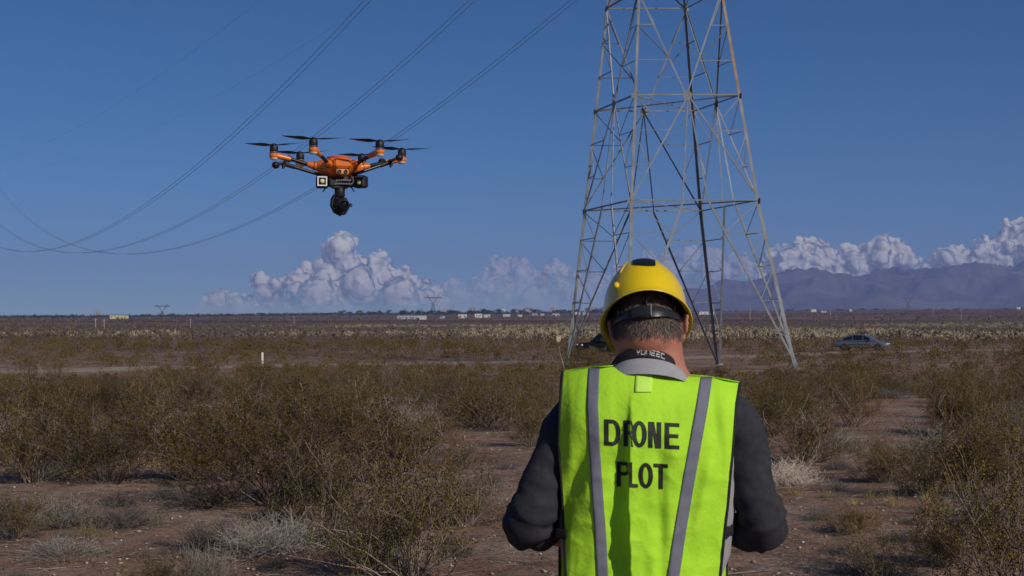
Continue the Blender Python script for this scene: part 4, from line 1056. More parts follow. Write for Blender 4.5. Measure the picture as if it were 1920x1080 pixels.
    for i, ch in enumerate('YUNEEC'):
        for (x0, y0, x1, y1) in G[ch]:
            dx, dy = x1 - x0, y1 - y0; L_ = math.hypot(dx * 1.1, dy); nx_, ny_ = -dy / L_, dx * 1.1 / L_; t_ = .085
            def f(s_, q_):
                xx = x0 + dx * s_ + nx_ * (q_ - .5) * 2 * t_ * .8; yy = y0 + dy * s_ + ny_ * (q_ - .5) * 2 * t_; 
                xx += .12 * yy
                return LY(A0 + (i + xx * .74) * stp, -.48 + yy * .98, .0016)
            grid(lt, f, 4, 1)
    o = lt.build('lettering', inkw, PERS); o.parent = ly
    # --- hard hat
    def dome(az, el_, off=0):         # az: 0 = back, el_: angle up from the rim plane
        a, b_, h_ = .1075 + off, .144 + off, .131 + off
        x, y, z = math.sin(az) * math.cos(el_), -math.cos(az) * math.cos(el_), math.sin(el_)
        rr = 1.0
        # low crown ridges running front to back
        rid = .0032 * math.exp(-((x * .116 + .040) / .007) ** 2) + .0032 * math.exp(-((x * .116 - .040) / .007) ** 2) + .0018 * math.exp(-(x * .116 / .016) ** 2)
        rr += rid * 8 * sm(.35, .8, z)
        return Vector((a * x * rr, b_ * y * rr, h_ * z * rr))
    rows = []; NA = 72
    brim = lambda az: .0095 + .045 * max(0, -math.cos(az)) ** 4       # small rim, deep peak at the front
    for off in (0, -.0035):
        rr_ = []
        for az in np.linspace(0, 2 * PI, NA, endpoint=False):
            pass
    def rim(az, k, th_):               # skirt below the equator and the flared brim
        base = dome(az, 0.0); n = Vector((base.x, base.y, 0)).normalized(); dn = -.022 - .006 * abs(math.sin(az)) ** 2 - .004
        if k == 0: return base + Vector((0, 0, dn * .5))+ n * .0005
        if k == 1: return base + Vector((0, 0, dn)) + n * .0015
        bw = brim(az); return base + Vector((0, 0, dn - .004 - bw * .28)) + n * (.002 + bw)
    azs = list(np.linspace(0, 2 * PI, NA, endpoint=False)); els = list(np.radians([89, 84, 78, 72, 66, 60, 54, 48, 42, 36, 30, 24, 18, 12, 6, 0]))
    outer = [[H(dome(az, e)) for az in azs] for e in els] + [[H(rim(az, k, 0)) for az in azs] for k in (0, 1, 2)]
    inner = [[H(rim(az, 2, 0) + Vector((0, 0, -.003)) + Vector((-rim(az, 2, 0).x, -rim(az, 2, 0).y, 0)).normalized() * .0012) for az in azs], [H(rim(az, 1, 0) + Vector((-rim(az, 1, 0).x, -rim(az, 1, 0).y, 0)).normalized() * .0045) for az in azs], [H(rim(az, 0, 0) + Vector((-rim(az, 0, 0).x, -rim(az, 0, 0).y, 0)).normalized() * .0040) for az in azs]] + [[H(dome(az, e, -.0035)) for az in azs] for e in reversed(els)]
    hat = MB().rings(outer + inner).build('hard_hat', yell, PERS, smooth=True, angle=60)
    def patch(name, az0, az1, e0, e1, m_, off=.0012):
        mb = MB(); grid(mb, lambda a, t: H(dome(lerp(az0, az1, a), lerp(e0, e1, t), off)), 8, 8)
        o = mb.build(name, m_, PERS, smooth=True); o.parent = hat; md = o.modifiers.new('t', 'SOLIDIFY'); md.thickness = .0006; return o
    # black sticker on the crown, laid out in x / fore-aft metres
    mb = MB()
    def stk(a, t):
        x = lerp(-.025, .031, a); y = lerp(-.1325 + 13 * (x - .006) ** 2, -.060, t); zz = .131 * math.sqrt(max(0, 1 - (x / .1075) ** 2 - (y / .144) ** 2)); v = Vector((x, y, zz)); return H(v * 1.022)
    grid(mb, stk, 8, 10); o = mb.build('sticker', mat('black_sticker', (.012, .012, .014), .45, var=.1), PERS, smooth=True); o.parent = hat
    kb = MB().ball(H(dome(-.70, .10, .003)), (.0075, .006, .009), 14, 10, HR).build('slot_knob', yell, PERS, smooth=True); kb.parent = hat
    kb = MB().tube([H(dome(-.64, .42, .001)), H(dome(-.60, .62, .001)), H(dome(-.55, .85, .001))], .0018, 6).build('crown_rib', yell, PERS, smooth=True); kb.parent = hat
    # suspension band with ratchet, crown straps, painted shade inside the shell
    bandm = mat('black_band', (.022, .023, .027), .32, var=.1, spec=.6); clip = mat('grey_clip', (.34, .34, .35), .4)
    def band(a, h, off=0): return H((.0905 * math.sin(a) * (1 + off * 9), -.112 * math.cos(a) * (1 + off * 9), -.040 - .030 * max(-.4, math.cos(a)) + h))
    rr_ = []
    for a in np.linspace(0, 2 * PI, 60, endpoint=False):
        hw = .009 + .0085 * math.exp(-((a if a < PI else a - 2 * PI) / .62) ** 2)
        rr_.append([band(a, -hw), band(a, -hw * .3, .002), band(a, hw * .3, .002), band(a, hw), band(a, hw, -.002), band(a, -hw, -.002)])
    rr_.append(rr_[0]); o = MB().rings(rr_, caps=False).build('headband', bandm, PERS, smooth=True, angle=50); o.parent = hat
    o = MB().tube([band(.10, -.0165, .0035), band(.11, 0, .0045), band(.12, .0155, .0035)], [(.0028, .0016)] * 3, 8).build('clip', clip, PERS); o.parent = hat
    rr_ = [[band(a, h, o_) for h, o_ in ((-.0155, .002), (-.012, .006), (.012, .006), (.0155, .002), (.015, 0), (-.015, 0))] for a in np.linspace(-.42, .10, 16)]
    o = MB().rings(rr_).build('ratchet_housing', bandm, PERS, smooth=True, angle=40); o.parent = hat
    for a in (.0, .9, -.9, 2.2, -2.2, PI):
        p0 = band(a, .01); p2 = H((.01 * math.sin(a), -.01 * math.cos(a), .105)); p1 = H((.098 * math.sin(a), -.122 * math.cos(a), .02)); pts = [((1 - t) ** 2) * p0 + 2 * t * (1 - t) * p1 + t * t * p2 for t in np.linspace(0, 1, 9)]
        o = MB().tube(pts, [(.009, .0015)] * 9, 8).build('crown_strap', bandm, PERS, smooth=True); o.parent = hat
    o = MB().ball(H((.002, -.128, -.004)), (.006, .004, .005), 10, 8, HR).build('rivet', clip, PERS, smooth=True); o.parent = hat
    shd = MB().rings([[H(dome(az, e, -.006)) for az in azs] for e in (1.35, 1.0, .6, .3, .1, -.06)], caps=False).build('inner_shade', mat('painted_shade', (.008, .008, .009), .95), PERS, smooth=True); shd.parent = hat  # black sheet added under the dome, standing in for the shade there
    # --- trousers and boots
    mb = MB()
    R = [[Vector((PO.x + rx * math.cos(2 * PI * k / 32), 3.60 + ry * math.sin(2 * PI * k / 32), z)) for k in range(32)] for z, rx, ry in ((1.02, .168, .122), (.95, .18, .13), (.86, .185, .135), (.78, .17, .125))]
    mb.rings(R)
    for s in (-1, 1):
        hip, kn_, an = Vector((PO.x + s * .088, PO.y + .035, .84)), Vector((PO.x + s * .115, PO.y + .045, .50)), Vector((PO.x + s * .13, PO.y + .01, .07 + PO.z))
        mb.tube([hip, hip.lerp(kn_, .5), kn_, kn_.lerp(an, .5), an], [.105, .092, .075, .070, .066], 20)
    mb.build('trousers', denim, PERS, smooth=True)
    for s in (-1, 1):
        a = Vector((PO.x + s * .13, PO.y + .01, PO.z))
        bt = MB().tube([a + Vector((0, -.07, .045)), a + Vector((0, -.03, .06)), a + Vector((0, .05, .05)), a + Vector((s * .01, .16, .035)), a + Vector((s * .012, .205, .028))], [(.045, .04), (.06, .045), (.048, .045), (.034, .048), (.02, .03)], 16).build('boot', boot, PERS, smooth=True)
        so = MB().box(a + Vector((s * .006, .068, .012)), (.095, .29, .022)).build('sole', M['rubber'], PERS); so.parent = bt
person()

# ------------------------------------------------------------------ vegetation
LEAF = [(.112, .074, .008), (.150, .102, .010), (.075, .050, .008), (.21, .145, .018), (.11, .056, .010), (.045, .032, .008), (.18, .13, .03)]
M['leaf'] = mat('creosote_leaf', (.11, .08, .02), .6, var=0, spec=.25, island=LEAF, trans=.25)
M['stem'] = mat('creosote_stem', (.15, .12, .10), .85, var=.1, spec=.1, island=[(.22, .165, .125), (.13, .095, .07), (.30, .24, .19), (.18, .135, .10)])
M['greystem'] = mat('grey_twig', (.3, .27, .24), .9, spec=.1, island=[(.30, .26, .22), (.22, .185, .155), (.38, .345, .30), (.26, .23, .185), (.17, .14, .12)])
M['darkstem'] = mat('dark_twig', (.1, .09, .085), .9, spec=.1, island=[(.10, .085, .08), (.15, .125, .115), (.07, .06, .055), (.20, .17, .155)])
M['straw'] = mat('straw_blade', (.42, .34, .15), .8, spec=.15, island=[(.46, .36, .14), (.38, .30, .14), (.50, .42, .20), (.30, .25, .12)], trans=.2)
M['paletwig'] = mat('pale_twig', (.5, .44, .36), .85, spec=.1, island=[(.50, .44, .36), (.42, .36, .29), (.36, .30, .25), (.56, .50, .42)])
M['sageleaf'] = mat('grey_green_leaf', (.2, .19, .14), .8, spec=.1, island=[(.24, .22, .165), (.19, .175, .12), (.29, .265, .21), (.16, .14, .10)], trans=.15)
class NB:                        # fast builder of many small triangles
    def __init__(s): s.V = []; s.F = []; s.n = 0
    def path(s, pts, r0, r1):    # three-sided stem
        pts = np.asarray(pts); m = len(pts); t = np.gradient(pts, axis=0); t /= np.linalg.norm(t, axis=1)[:, None] + 1e-9
        ref = np.array([.3, .9, .2]); a = np.cross(t, ref); a /= np.linalg.norm(a, axis=1)[:, None] + 1e-9; b = np.cross(t, a)
        r = np.linspace(r0, r1, m)[:, None]; V = np.stack([pts + r * (a * math.cos(q) + b * math.sin(q)) for q in (0, 2.094, 4.189)], 1).reshape(-1, 3)
        i = np.arange(m - 1)[:, None] * 3; F_ = []
        for k in range(3):
            k2 = (k + 1) % 3; F_ += [np.hstack([i + k, i + k2, i + 3 + k2]), np.hstack([i + k, i + 3 + k2, i + 3 + k])]
        s.V.append(V); s.F.append(np.vstack(F_) + s.n); s.n += len(V)
    def leaves(s, C, size, rg, up=.3):
        n = len(C); C = np.asarray(C); d = rg.normal(size=(n, 3)); d[:, 2] += up; d /= np.linalg.norm(d, axis=1)[:, None]
        e = np.cross(d, rg.normal(size=(n, 3))); e /= np.linalg.norm(e, axis=1)[:, None]; sz = size * rg.uniform(.6, 1.3, (n, 1))
        V = np.stack([C, C + d * sz * .5 + e * sz * .28, C + d * sz, C + d * sz * .5 - e * sz * .28], 1).reshape(-1, 3)
        i = np.arange(n)[:, None] * 4; s.V.append(V); s.F.append(np.vstack([np.hstack([i, i + 1, i + 2]), np.hstack([i, i + 2, i + 3])]) + s.n); s.n += n * 4
    def mesh(s, name, m): return npmesh(name, np.vstack(s.V), np.vstack(s.F), m, 3)
def stemcurve(rg, base, az, tilt, L_, n=6, bend=.25, wig=.03):
    p = np.array(base, float); d = np.array([math.sin(tilt) * math.cos(az), math.sin(tilt) * math.sin(az), math.cos(tilt)]); out = [p.copy()]
    for i in range(n):
        d = d + rg.normal(size=3) * wig * 4 + np.array([0, 0, bend * .12]); d /= np.linalg.norm(d); p = p + d * L_ / n; out.append(p.copy())
    return np.array(out)
def creosote(seed, dens=1.0, leafsz=.0175, ns=46, bare=1):
    """unit shrub: about 1 m tall; returns (stems, leaves)"""
    rg = np.random.default_rng(seed); st, lf, br = NB(), NB(), NB()
    for i in range(ns):
        az = rg.uniform(0, 2 * PI); tilt = abs(rg.normal(.0, .62)) + .06; tilt = min(tilt, 1.35); L_ = rg.uniform(.55, 1.1) * (1 - .10 * tilt)
        base = [math.cos(az) * rg.uniform(0, .10), math.sin(az) * rg.uniform(0, .10), 0]
        c = stemcurve(rg, base, az, tilt, L_, 7, .3, .05); st.path(c, .0055, .0018)
        for j in range(int(9 * dens) + 2):
            t = rg.uniform(.22, 1) ** .8 * 6.999; k = int(t); p = c[k] + (c[k + 1] - c[k]) * (t - k); dv = c[k + 1] - c[k]
            a2 = rg.uniform(0, 2 * PI); tl = rg.uniform(.3, 1.0); q = stemcurve(rg, p, a2, tl, rg.uniform(.10, .26), 3, .4, .05); st.path(q, .0026, .0012)
            m = int(rg.uniform(16, 34)); tt = rg.uniform(.25, 1.05, m)[:, None]; C = q[0] + (q[-1] - q[0]) * tt + rg.normal(size=(m, 3)) * .022
            lf.leaves(C, leafsz, rg)
    for i in range(bare):
        az = rg.uniform(0, 2 * PI); c = stemcurve(rg, [0, 0, 0], az, rg.uniform(.1, .7), rg.uniform(.95, 1.22), 8, .1, .05); br.path(c, .0042, .0014)
        for j in range(5): 
            k = rg.integers(4, 8); br.path(stemcurve(rg, c[k], rg.uniform(0, 6.28), rg.uniform(.2, .9), rg.uniform(.08, .22), 3), .0022, .001)
    return st, lf, br
def bursage(seed, n=230, leafy=0.5, rad=.5, curl=.0, lsz=.012):
    """unit mound: 0.5 m radius dome of fine twigs"""
    rg = np.random.default_rng(seed); st, lf = NB(), NB()
    for i in range(n):
        az = rg.uniform(0, 2 * PI); tilt = math.acos(rg.uniform(.05, 1)); L_ = rad * rg.uniform(.7, 1.1)
        c = stemcurve(rg, rg.normal(size=3) * [.04, .04, 0], az, tilt, L_, 5, .15 - curl * 3, .06 + curl); st.path(c, .0030, .0013)
        for j in range(4):
            k = rg.integers(2, 5); q = stemcurve(rg, c[k], rg.uniform(0, 6.28), rg.uniform(.1, 1.2), rg.uniform(.06, .16), 3, .1, .08); st.path(q, .0018, .0009)
            if rg.random() < leafy:
                m = 7; lf.leaves(q[0] + (q[-1] - q[0]) * rg.uniform(.2, 1, m)[:, None] + rg.normal(size=(m, 3)) * .008, lsz, rg)
    return st, lf
def snag(seed, n=26):            # dead bush: bare, spreading and forked
    rg = np.random.default_rng(seed); st = NB()
    for i in range(n):
        az = rg.uniform(0, 2 * PI); c = stemcurve(rg, [0, 0, 0], az, rg.uniform(.35, 1.4), rg.uniform(.5, 1.05), 7, .05, .06); st.path(c, .010, .003)
        for j in range(7):
            k = rg.integers(2, 7); q = stemcurve(rg, c[k], rg.uniform(0, 6.28), rg.uniform(.3, 1.3), rg.uniform(.15, .4), 4, .1, .07); st.path(q, .004, .0016)
            for l_ in range(3): st.path(stemcurve(rg, q[rg.integers(1, 4)], rg.uniform(0, 6.28), rg.uniform(.2, 1.3), rg.uniform(.06, .18), 3), .002, .001)
    return st
def tussock(seed, n=90):
    rg = np.random.default_rng(seed); st = NB()
    for i in range(n):
        c = stemcurve(rg, rg.normal(size=3) * [.035, .035, 0], rg.uniform(0, 6.28), abs(rg.normal(0, .5)), rg.uniform(.1, .26), 4, -.3, .04); st.path(c, .0022, .0006)
    return st
def proto(name, parts):          # parts: list of (name, mesh)
    return [(n, m) for n, m in parts if m is not None]
CRE = []
for s in range(7):
    st, lf, br = creosote(100 + s, dens=(1.0, 1.2, .8, 1.1, .6, 1.3, .9)[s], ns=(46, 52, 40, 48, 34, 50, 44)[s])
    CRE.append([('stems', st.mesh('stems', M['stem'])), ('foliage', lf.mesh('foliage', M['leaf'])), ('dry_stems', br.mesh('dry_stems', M['paletwig']))])
BUR = []
for s in range(3):
    st, lf = bursage(200 + s); BUR.append([('stems', st.mesh('stems', M['greystem'])), ('foliage', lf.mesh('foliage', M['sageleaf']))])
PAL = []
for s in range(3):
    st, lf = bursage(300 + s, 330, 0, .5, .03); PAL.append([('stems', st.mesh('stems', M['paletwig'] if s < 2 else M['greystem']))])
DRK = []
for s in range(2):
    st, lf = bursage(400 + s, 300, .3); DRK.append([('stems', st.mesh('stems', M['darkstem'])), ('foliage', lf.mesh('foliage', M['darkstem']))])
SNG = [[('branches', snag(500 + s).mesh('branches', M['darkstem'] if s == 0 else M['greystem']))] for s in range(3)]
TUS = [[('blades', tussock(600 + s).mesh('blades', M['straw']))] for s in range(3)]
OCC = []
def put(kinds, idx, x, y, h, wd, label, cat, name, group, sink=.03):
    """h height, wd width relative to height"""
    z = gz(x, y); T = thing(name, label, cat, (x, y, z - sink), group); T.rotation_euler.z = rnd.uniform(0, 6.28); T.scale = (h * wd, h * wd, h)
    for n, m in kinds[idx % len(kinds)]: link(n, m, T)
    OCC.append((x, y, h * wd * .5)); return T
def putpx(kinds, idx, u, vb, hpx, wf, label, cat, name, group, unit=1.0):
    q = hit(u, vb); h = hpx * q.y / F / unit; return put(kinds, idx, q.x, q.y, h, wf, label, cat, name, group)
GC, GB, GP, GT, GD = 'creosote bushes of the desert scrub', 'grey twiggy mounds on the bare soil', 'pale dry brush mounds', 'yellow dry grass tufts', 'dead leafless bushes'
for a in ((0, 520, 948, 225, 1.35, 'broad creosote bush with dark radiating stems in the middle of the left half'),
          (1, 748, 905, 165, 1.25, 'creosote bush between the broad left one and the bare patch at the person\'s elbow'),
          (2, 772, 1085, 300, .95, 'nearest creosote bush at the bottom edge left of the person'),
          (3, 630, 990, 185, 1.2, 'dark creosote bush right of the pale tangled mound'), (6, 872, 985, 120, 1.3, 'creosote bush just left of the left elbow'), (1, 420, 902, 150, 1.2, 'creosote bush tucked behind the left side of the broad one'),
          (0, 690, 1075, 130, 1.3, 'creosote bush at the bottom edge left of the nearest one'), (5, 1600, 1000, 70, 1.5, 'low creosote alone on the soil right of the sleeve'),
          (4, 935, 808, 118, 1.45, 'dark-stemmed creosote bush directly left of the vest shoulder'),
          (3, 1505, 868, 128, 1.35, 'creosote bush right of the dark sleeve on the near side of the pale soil'),
          (5, 1792, 818, 118, 1.3, 'creosote bush with a dark trunk base on the right side'),
          (1, 1660, 905, 95, 1.2, 'low creosote bush in the middle of the right-hand scrub'), (6, 1730, 930, 110, 1.1, 'creosote bush beside the low one in the right-hand scrub'),
          (2, 1872, 900, 170, .9, 'tall creosote bush at the right edge above the nearest one'), (0, 1895, 1120, 300, .95, 'nearest creosote bush in the bottom right corner'),
          (4, 1660, 1092, 125, 1.2, 'small near creosote at the bottom edge right of the person'), (5, 1765, 1060, 120, 1.1, 'creosote bush between the small near one and the bottom right corner'),
          (3, 305, 1105, 80, 1.6, 'low yellow-green creosote cut by the bottom edge on the left'), (6, 60, 905, 190, 1.1, 'tall creosote bush at the left edge'),
          (0, 205, 905, 180, 1.1, 'creosote bush just right of the tall one at the left edge'), (1, 345, 900, 170, 1.1, 'creosote bush between the left pair and the broad bush'),
          (2, 120, 850, 150, 1.1, 'creosote bush behind the left edge pair'), (5, 640, 850, 130, 1.15, 'creosote bush behind the broad bush of the left half'), (3, 460, 830, 125, 1.15, 'creosote bush behind the left shoulder of the broad bush'),
          (6, 270, 820, 120, 1.1, 'creosote bush in the second row of the left scrub'), (4, 860, 880, 70, 1.5, 'low spreading creosote beside the bare patch left of the person'), (2, 20, 1010, 120, 1.2, 'creosote bush cut by the left edge near the corner'),
          (1, 1445, 815, 95, 1.1, 'creosote bush touching the outline of the right sleeve'), (0, 1600, 800, 95, 1.2, 'creosote bush left of the pale bare patch on the right')):
    putpx(CRE, a[0], a[1], a[2], a[3], a[4], a[5], 'bush', 'creosote_bush', GC)
for a in ((0, 118, 985, 78, 1.5, 'leafy grey mound on the bare red soil at lower left'), (1, 232, 988, 62, 1.5, 'smaller grey mound right of the leafy one at lower left'),
          (2, 118, 1042, 50, 2.4, 'flat grey-green sprawling mound near the bottom left'), (0, 378, 1085, 85, 1.1, 'upright grey bush at the bottom edge left of the tumbleweed'), (1, 1560, 848, 60, 1.5, 'grey mound under the creosote right of the sleeve')):
    putpx(BUR, a[0], a[1], a[2], a[3], a[4], a[5], 'bush', 'grey_bush', GB, .5)
putpx(PAL, 0, 505, 1036, 88, 1.85, 'large pale tangled dry mound under the broad creosote bush', 'bush', 'dry_mound', GP, .5)
putpx(PAL, 1, 1472, 908, 60, 1.5, 'pale fluffy dry mound touching the right sleeve', 'bush', 'dry_mound', GP, .5)
putpx(PAL, 0, 440, 792, 30, 2.4, 'flat pale patch of dry brush in the left scrub', 'bush', 'dry_mound', GP, .5)
putpx(PAL, 1, 60, 800, 42, 1.8, 'pale dry mound among the bushes at the left edge', 'bush', 'dry_mound', GP, .5)
putpx(PAL, 2, 1655, 748, 26, 2.8, 'pale dry mound behind the bare patch on the right', 'bush', 'dry_mound', GP, .5)
putpx(DRK, 0, 392, 1032, 72, 1.4, 'dark grey mound at the left of the pale tangled one', 'bush', 'dark_mound', GB, .5)
putpx(DRK, 1, 610, 1020, 70, 1.5, 'dark twiggy mound at the right of the pale tangled one', 'bush', 'dark_mound', GB, .5)
putpx(DRK, 0, 20, 970, 50, 2.0, 'dark sprawling twigs at the left edge of the bare soil', 'bush', 'dark_mound', GB, .5)
putpx(SNG, 0, 400, 950, 95, 1.7, 'dead grey tangle of twigs at the left foot of the broad bush', 'bush', 'dead_bush', GD)
putpx(SNG, 1, 300, 1040, 34, 2.6, 'flattened dead twigs lying on the red soil at lower left', 'bush', 'dead_bush', GD)
putpx(SNG, 2, 560, 930, 120, 1.3, 'pale bare branches standing in the broad bush', 'bush', 'dead_bush', GD)
putpx(SNG, 2, 1850, 985, 130, 1.5, 'pale forked dead branch rising at the right edge', 'bush', 'dead_bush', GD)
putpx(SNG, 0, 1620, 1078, 70, 2.4, 'dead twig sprawling on the soil right of the person', 'bush', 'dead_bush', GD)
putpx(SNG, 0, 1540, 862, 48, 1.7, 'small dark leafless bush right of the sleeve', 'bush', 'dead_bush', GD)
putpx(SNG, 0, 945, 880, 30, 2.4, 'dark dead twigs lying left of the sleeve', 'bush', 'dead_bush', GD)
for i, (u, v, h, lb) in enumerate(((1632, 932, 26, 'brightest yellow grass tuft on the gravel right of the person'), (1490, 928, 24, 'yellow grass tuft nearest the right sleeve'), (1548, 934, 24, 'yellow grass tuft between the sleeve and the brightest one'),
                    (1738, 940, 22, 'yellow grass tuft at the right end of the gravel strip'), (1568, 960, 18, 'yellow grass tuft a little in front of the others'), (1600, 945, 16, 'small yellow grass tuft left of the brightest one'), (130, 1052, 22, 'lone yellow grass tuft on the red soil at lower left'),
                    (300, 972, 16, 'faint yellow grass tuft right of the two grey mounds'), (1690, 928, 16, 'small yellow grass tuft right of the brightest one'), (232, 1076, 18, 'yellow grass tuft at the bottom edge lower left'))):
    putpx(TUS, i, u, v, h * 1.15, 1.3, lb, 'grass tuft', 'grass_tuft', GT, .22)
# bare stretches of soil, as polygons in the photograph's ground plane: nothing grows there
def inpoly(u, v, P):
    c = False; n = len(P)
    for i in range(n):
        (x1, y1), (x2, y2) = P[i], P[(i + 1) % n]
        if (y1 > v) != (y2 > v) and u < (x2 - x1) * (v - y1) / (y2 - y1) + x1: c = not c
    return c
BARE = [[(0, 965), (300, 950), (360, 1000), (350, 1090), (0, 1090)], [(350, 1030), (680, 1030), (700, 1090), (350, 1090)], [(820, 830), (960, 800), (960, 1010), (900, 1000), (860, 880)],
        [(1440, 880), (1700, 890), (1700, 1000), (1600, 1060), (1400, 1090), (1400, 900)], [(1580, 760), (1750, 745), (1760, 800), (1640, 850), (1600, 800)], [(820, 790), (900, 780), (900, 830), (820, 850)], [(1385, 750), (1440, 750), (1440, 790), (1385, 800)], [(1540, 870), (1640, 860), (1640, 910), (1540, 900)]]
def uv(x, y, z): return U0 + F * x / y, V0 - F * (z - CZ) / y
def free(x, y, r, k=.55):
    for ox, oy, orr in OCC:
        if (ox - x) ** 2 + (oy - y) ** 2 < ((r + orr) * k) ** 2: return False
    return True
ROADP = [(p.x, p.y) for p in ROAD]
def onroad(x, y, w_=3.1):
    return any((x - a) ** 2 + (y - b) ** 2 < w_ * w_ for a, b in ROADP[::3])
rg = np.random.default_rng(11); nC = nB = nP = nD = 0; tries = 0
sides = lambda x: 'left of the person' if x < 0 else 'right of the person'
while (nC < 235) and tries < 9000:
    tries += 1; y = 11.5 + 39 * rg.random() ** .80; x = (rg.uniform(-60, 1990) - U0) / F * y; z = gz(x, y); u, v = uv(x, y, z)
    if any(inpoly(u, v, P) for P in BARE): continue
    if 1040 < u < 1400 and v > 700: continue
    hm = (CZ - z) - (79 if u < 260 else 62 + 14 * noise.noise(Vector((x * .25, y * .25, 8)))) * y / F; h = min(rg.choice([rg.uniform(.45, .8), rg.uniform(.8, 1.25)]), hm * rg.uniform(.75, 1.05)); wd = rg.uniform(1.1, 1.75)
    if h < .3 or not free(x, y, h * wd * .5): continue
    if y < 14 and rg.random() < .5: continue
    if y < 40 and noise.noise(Vector((x * .33, y * .20, 12.5))) < -.10: continue
    k = rg.random(); reg = 'left' if x < 0 else 'right'; far = 'front' if y < 24 else ('middle' if y < 36 else 'back')
    if k < .70: nC += 1; put(CRE, int(rg.integers(7)), x, y, h, wd, f'olive creosote bush in the {far} rows of scrub on the {reg}', 'bush', 'creosote_bush', f'creosote bushes in the {far} rows on the {reg}')
    elif k < .80: nB += 1; put(BUR, int(rg.integers(3)), x, y, h * .75 * rg.uniform(.8, 1.2), 1.3, f'grey twiggy mound in the {far} rows of scrub on the {reg}', 'bush', 'grey_bush', f'grey mounds in the {far} rows on the {reg}')
    elif k < .91: nP += 1; put(PAL, int(rg.integers(3)), x, y, h * .5, 1.9, f'low pale dry mound in the {far} rows of scrub on the {reg}', 'bush', 'dry_mound', f'pale dry mounds in the {far} rows on the {reg}')
    else: nD += 1; put(SNG, int(rg.integers(3)), x, y, h * .95, 1.3, f'bare dead bush in the {far} rows of scrub on the {reg}', 'bush', 'dead_bush', f'dead bushes in the {far} rows on the {reg}')

ORD = ['first', 'second', 'third', 'fourth', 'fifth', 'sixth', 'seventh', 'eighth', 'ninth', 'tenth', 'eleventh', 'twelfth', 'thirteenth', 'fourteenth', 'fifteenth', 'sixteenth', 'seventeenth', 'eighteenth', 'nineteenth', 'twentieth']
ROWN = ['nearest', 'second', 'third', 'fourth', 'fifth', 'sixth', 'seventh', 'eighth', 'ninth', 'tenth', 'eleventh', 'twelfth', 'thirteenth', 'fourteenth', 'farthest']
edges = [11, 17, 21, 24.5, 28, 31, 34, 36.5, 38.5, 40.5, 42.5, 44.5, 46.5, 48, 49.3, 60]
for nm, what in (('creosote_bush', 'olive creosote'), ('grey_bush', 'grey mound'), ('dry_mound', 'pale mound'), ('dead_bush', 'dead bush')):
    for sd in ('left', 'right'):
        for i in range(15):
            g = [o for o in S.objects if o.type == 'EMPTY' and o.name.startswith(nm) and o.get('label', '').endswith('scrub on the ' + sd) and edges[i] <= o.location.y < edges[i + 1]]
            g.sort(key=lambda o: o.location.x / o.location.y)
            for k, o in enumerate(g):
                size = 'tall' if o.scale.z > .95 else ('low' if o.scale.z < .6 else 'mid-sized')
                o['label'] = f"{size} {what}, {ORD[min(k, 19)]} from left in the {ROWN[i]} scrub row, {sd} half"
                o['group'] = f"{what} plants of the {ROWN[i]} row on the {sd}"

for i, (u, v, h, wf, lb) in enumerate(((1082, 678, 30, 1.6, 'left bush screening the dark off-roader'), (1108, 684, 34, 1.5, 'middle bush screening the dark off-roader'), (1138, 680, 30, 1.5, 'right bush screening the dark off-roader, beside the neck'),
        (1500, 706, 22, 1.8, 'bush at the foot of the right leg of the pylon'), (1350, 700, 22, 1.8, 'bush at the dark far leg of the pylon'), (1066, 700, 26, 1.6, 'bush at the left leg of the pylon'), (1322, 704, 18, 1.8, 'low bush left of the dark far leg of the pylon'), (1470, 704, 18, 1.7, 'low bush left of the right pylon foot'),
        (1590, 672, 16, 2.0, 'low bush in front of the rear wheel of the silver sedan'), (1650, 673, 18, 2.0, 'low bush in front of the bonnet of the silver sedan'))):
    putpx(CRE, i, u, v, h, wf, lb, 'bush', 'creosote_bush', GC)
# tall sprays standing above the brush at the far left, and pale whips
for i, (u, v, h, lb) in enumerate(((48, 745, 100, 'tall thin creosote spray against the plain at the far left'), (105, 745, 118, 'tallest thin creosote spray against the plain, right of the far left one'))):
    putpx(CRE, 4, u, v, h, .42, lb, 'bush', 'creosote_bush', GC)
def whip(u, v, h, seed, lb, lean=.1):
    q = hit(u, v); L_ = h * q.y / F; rg2 = np.random.default_rng(seed); nb = NB(); c = stemcurve(rg2, [0, 0, 0], 3.1 if lean < 0 else 0, abs(lean), L_, 9, .05, .02); nb.path(c, .008 * q.y / 14, .003 * q.y / 14)
    for k in (4, 5, 6, 7, 8):
        nb.path(stemcurve(rg2, c[k], rg2.uniform(0, 6.28), .5, L_ * .12, 3), .003, .002)
    o = link('dry_stalk', nb.mesh('dry_stalk', M['paletwig'])); o.location = (q.x, q.y, q.z - .02); tag(o, lb, 'stalk', 'bare pale stalks standing out of the brush')
whip(571, 812, 100, 1, 'upright pale stalk above the broad creosote bush', .03); whip(672, 795, 86, 2, 'pale stalk right of the one above the broad bush', .12); whip(1064, 706, 62, 3, 'pale bent stalk in front of the left leg of the pylon', -.45)
whip(384, 860, 110, 4, 'long pale stalk leaning left in the left scrub', -.55); whip(480, 850, 90, 5, 'pale stalk leaning over the broad creosote bush', -.35)

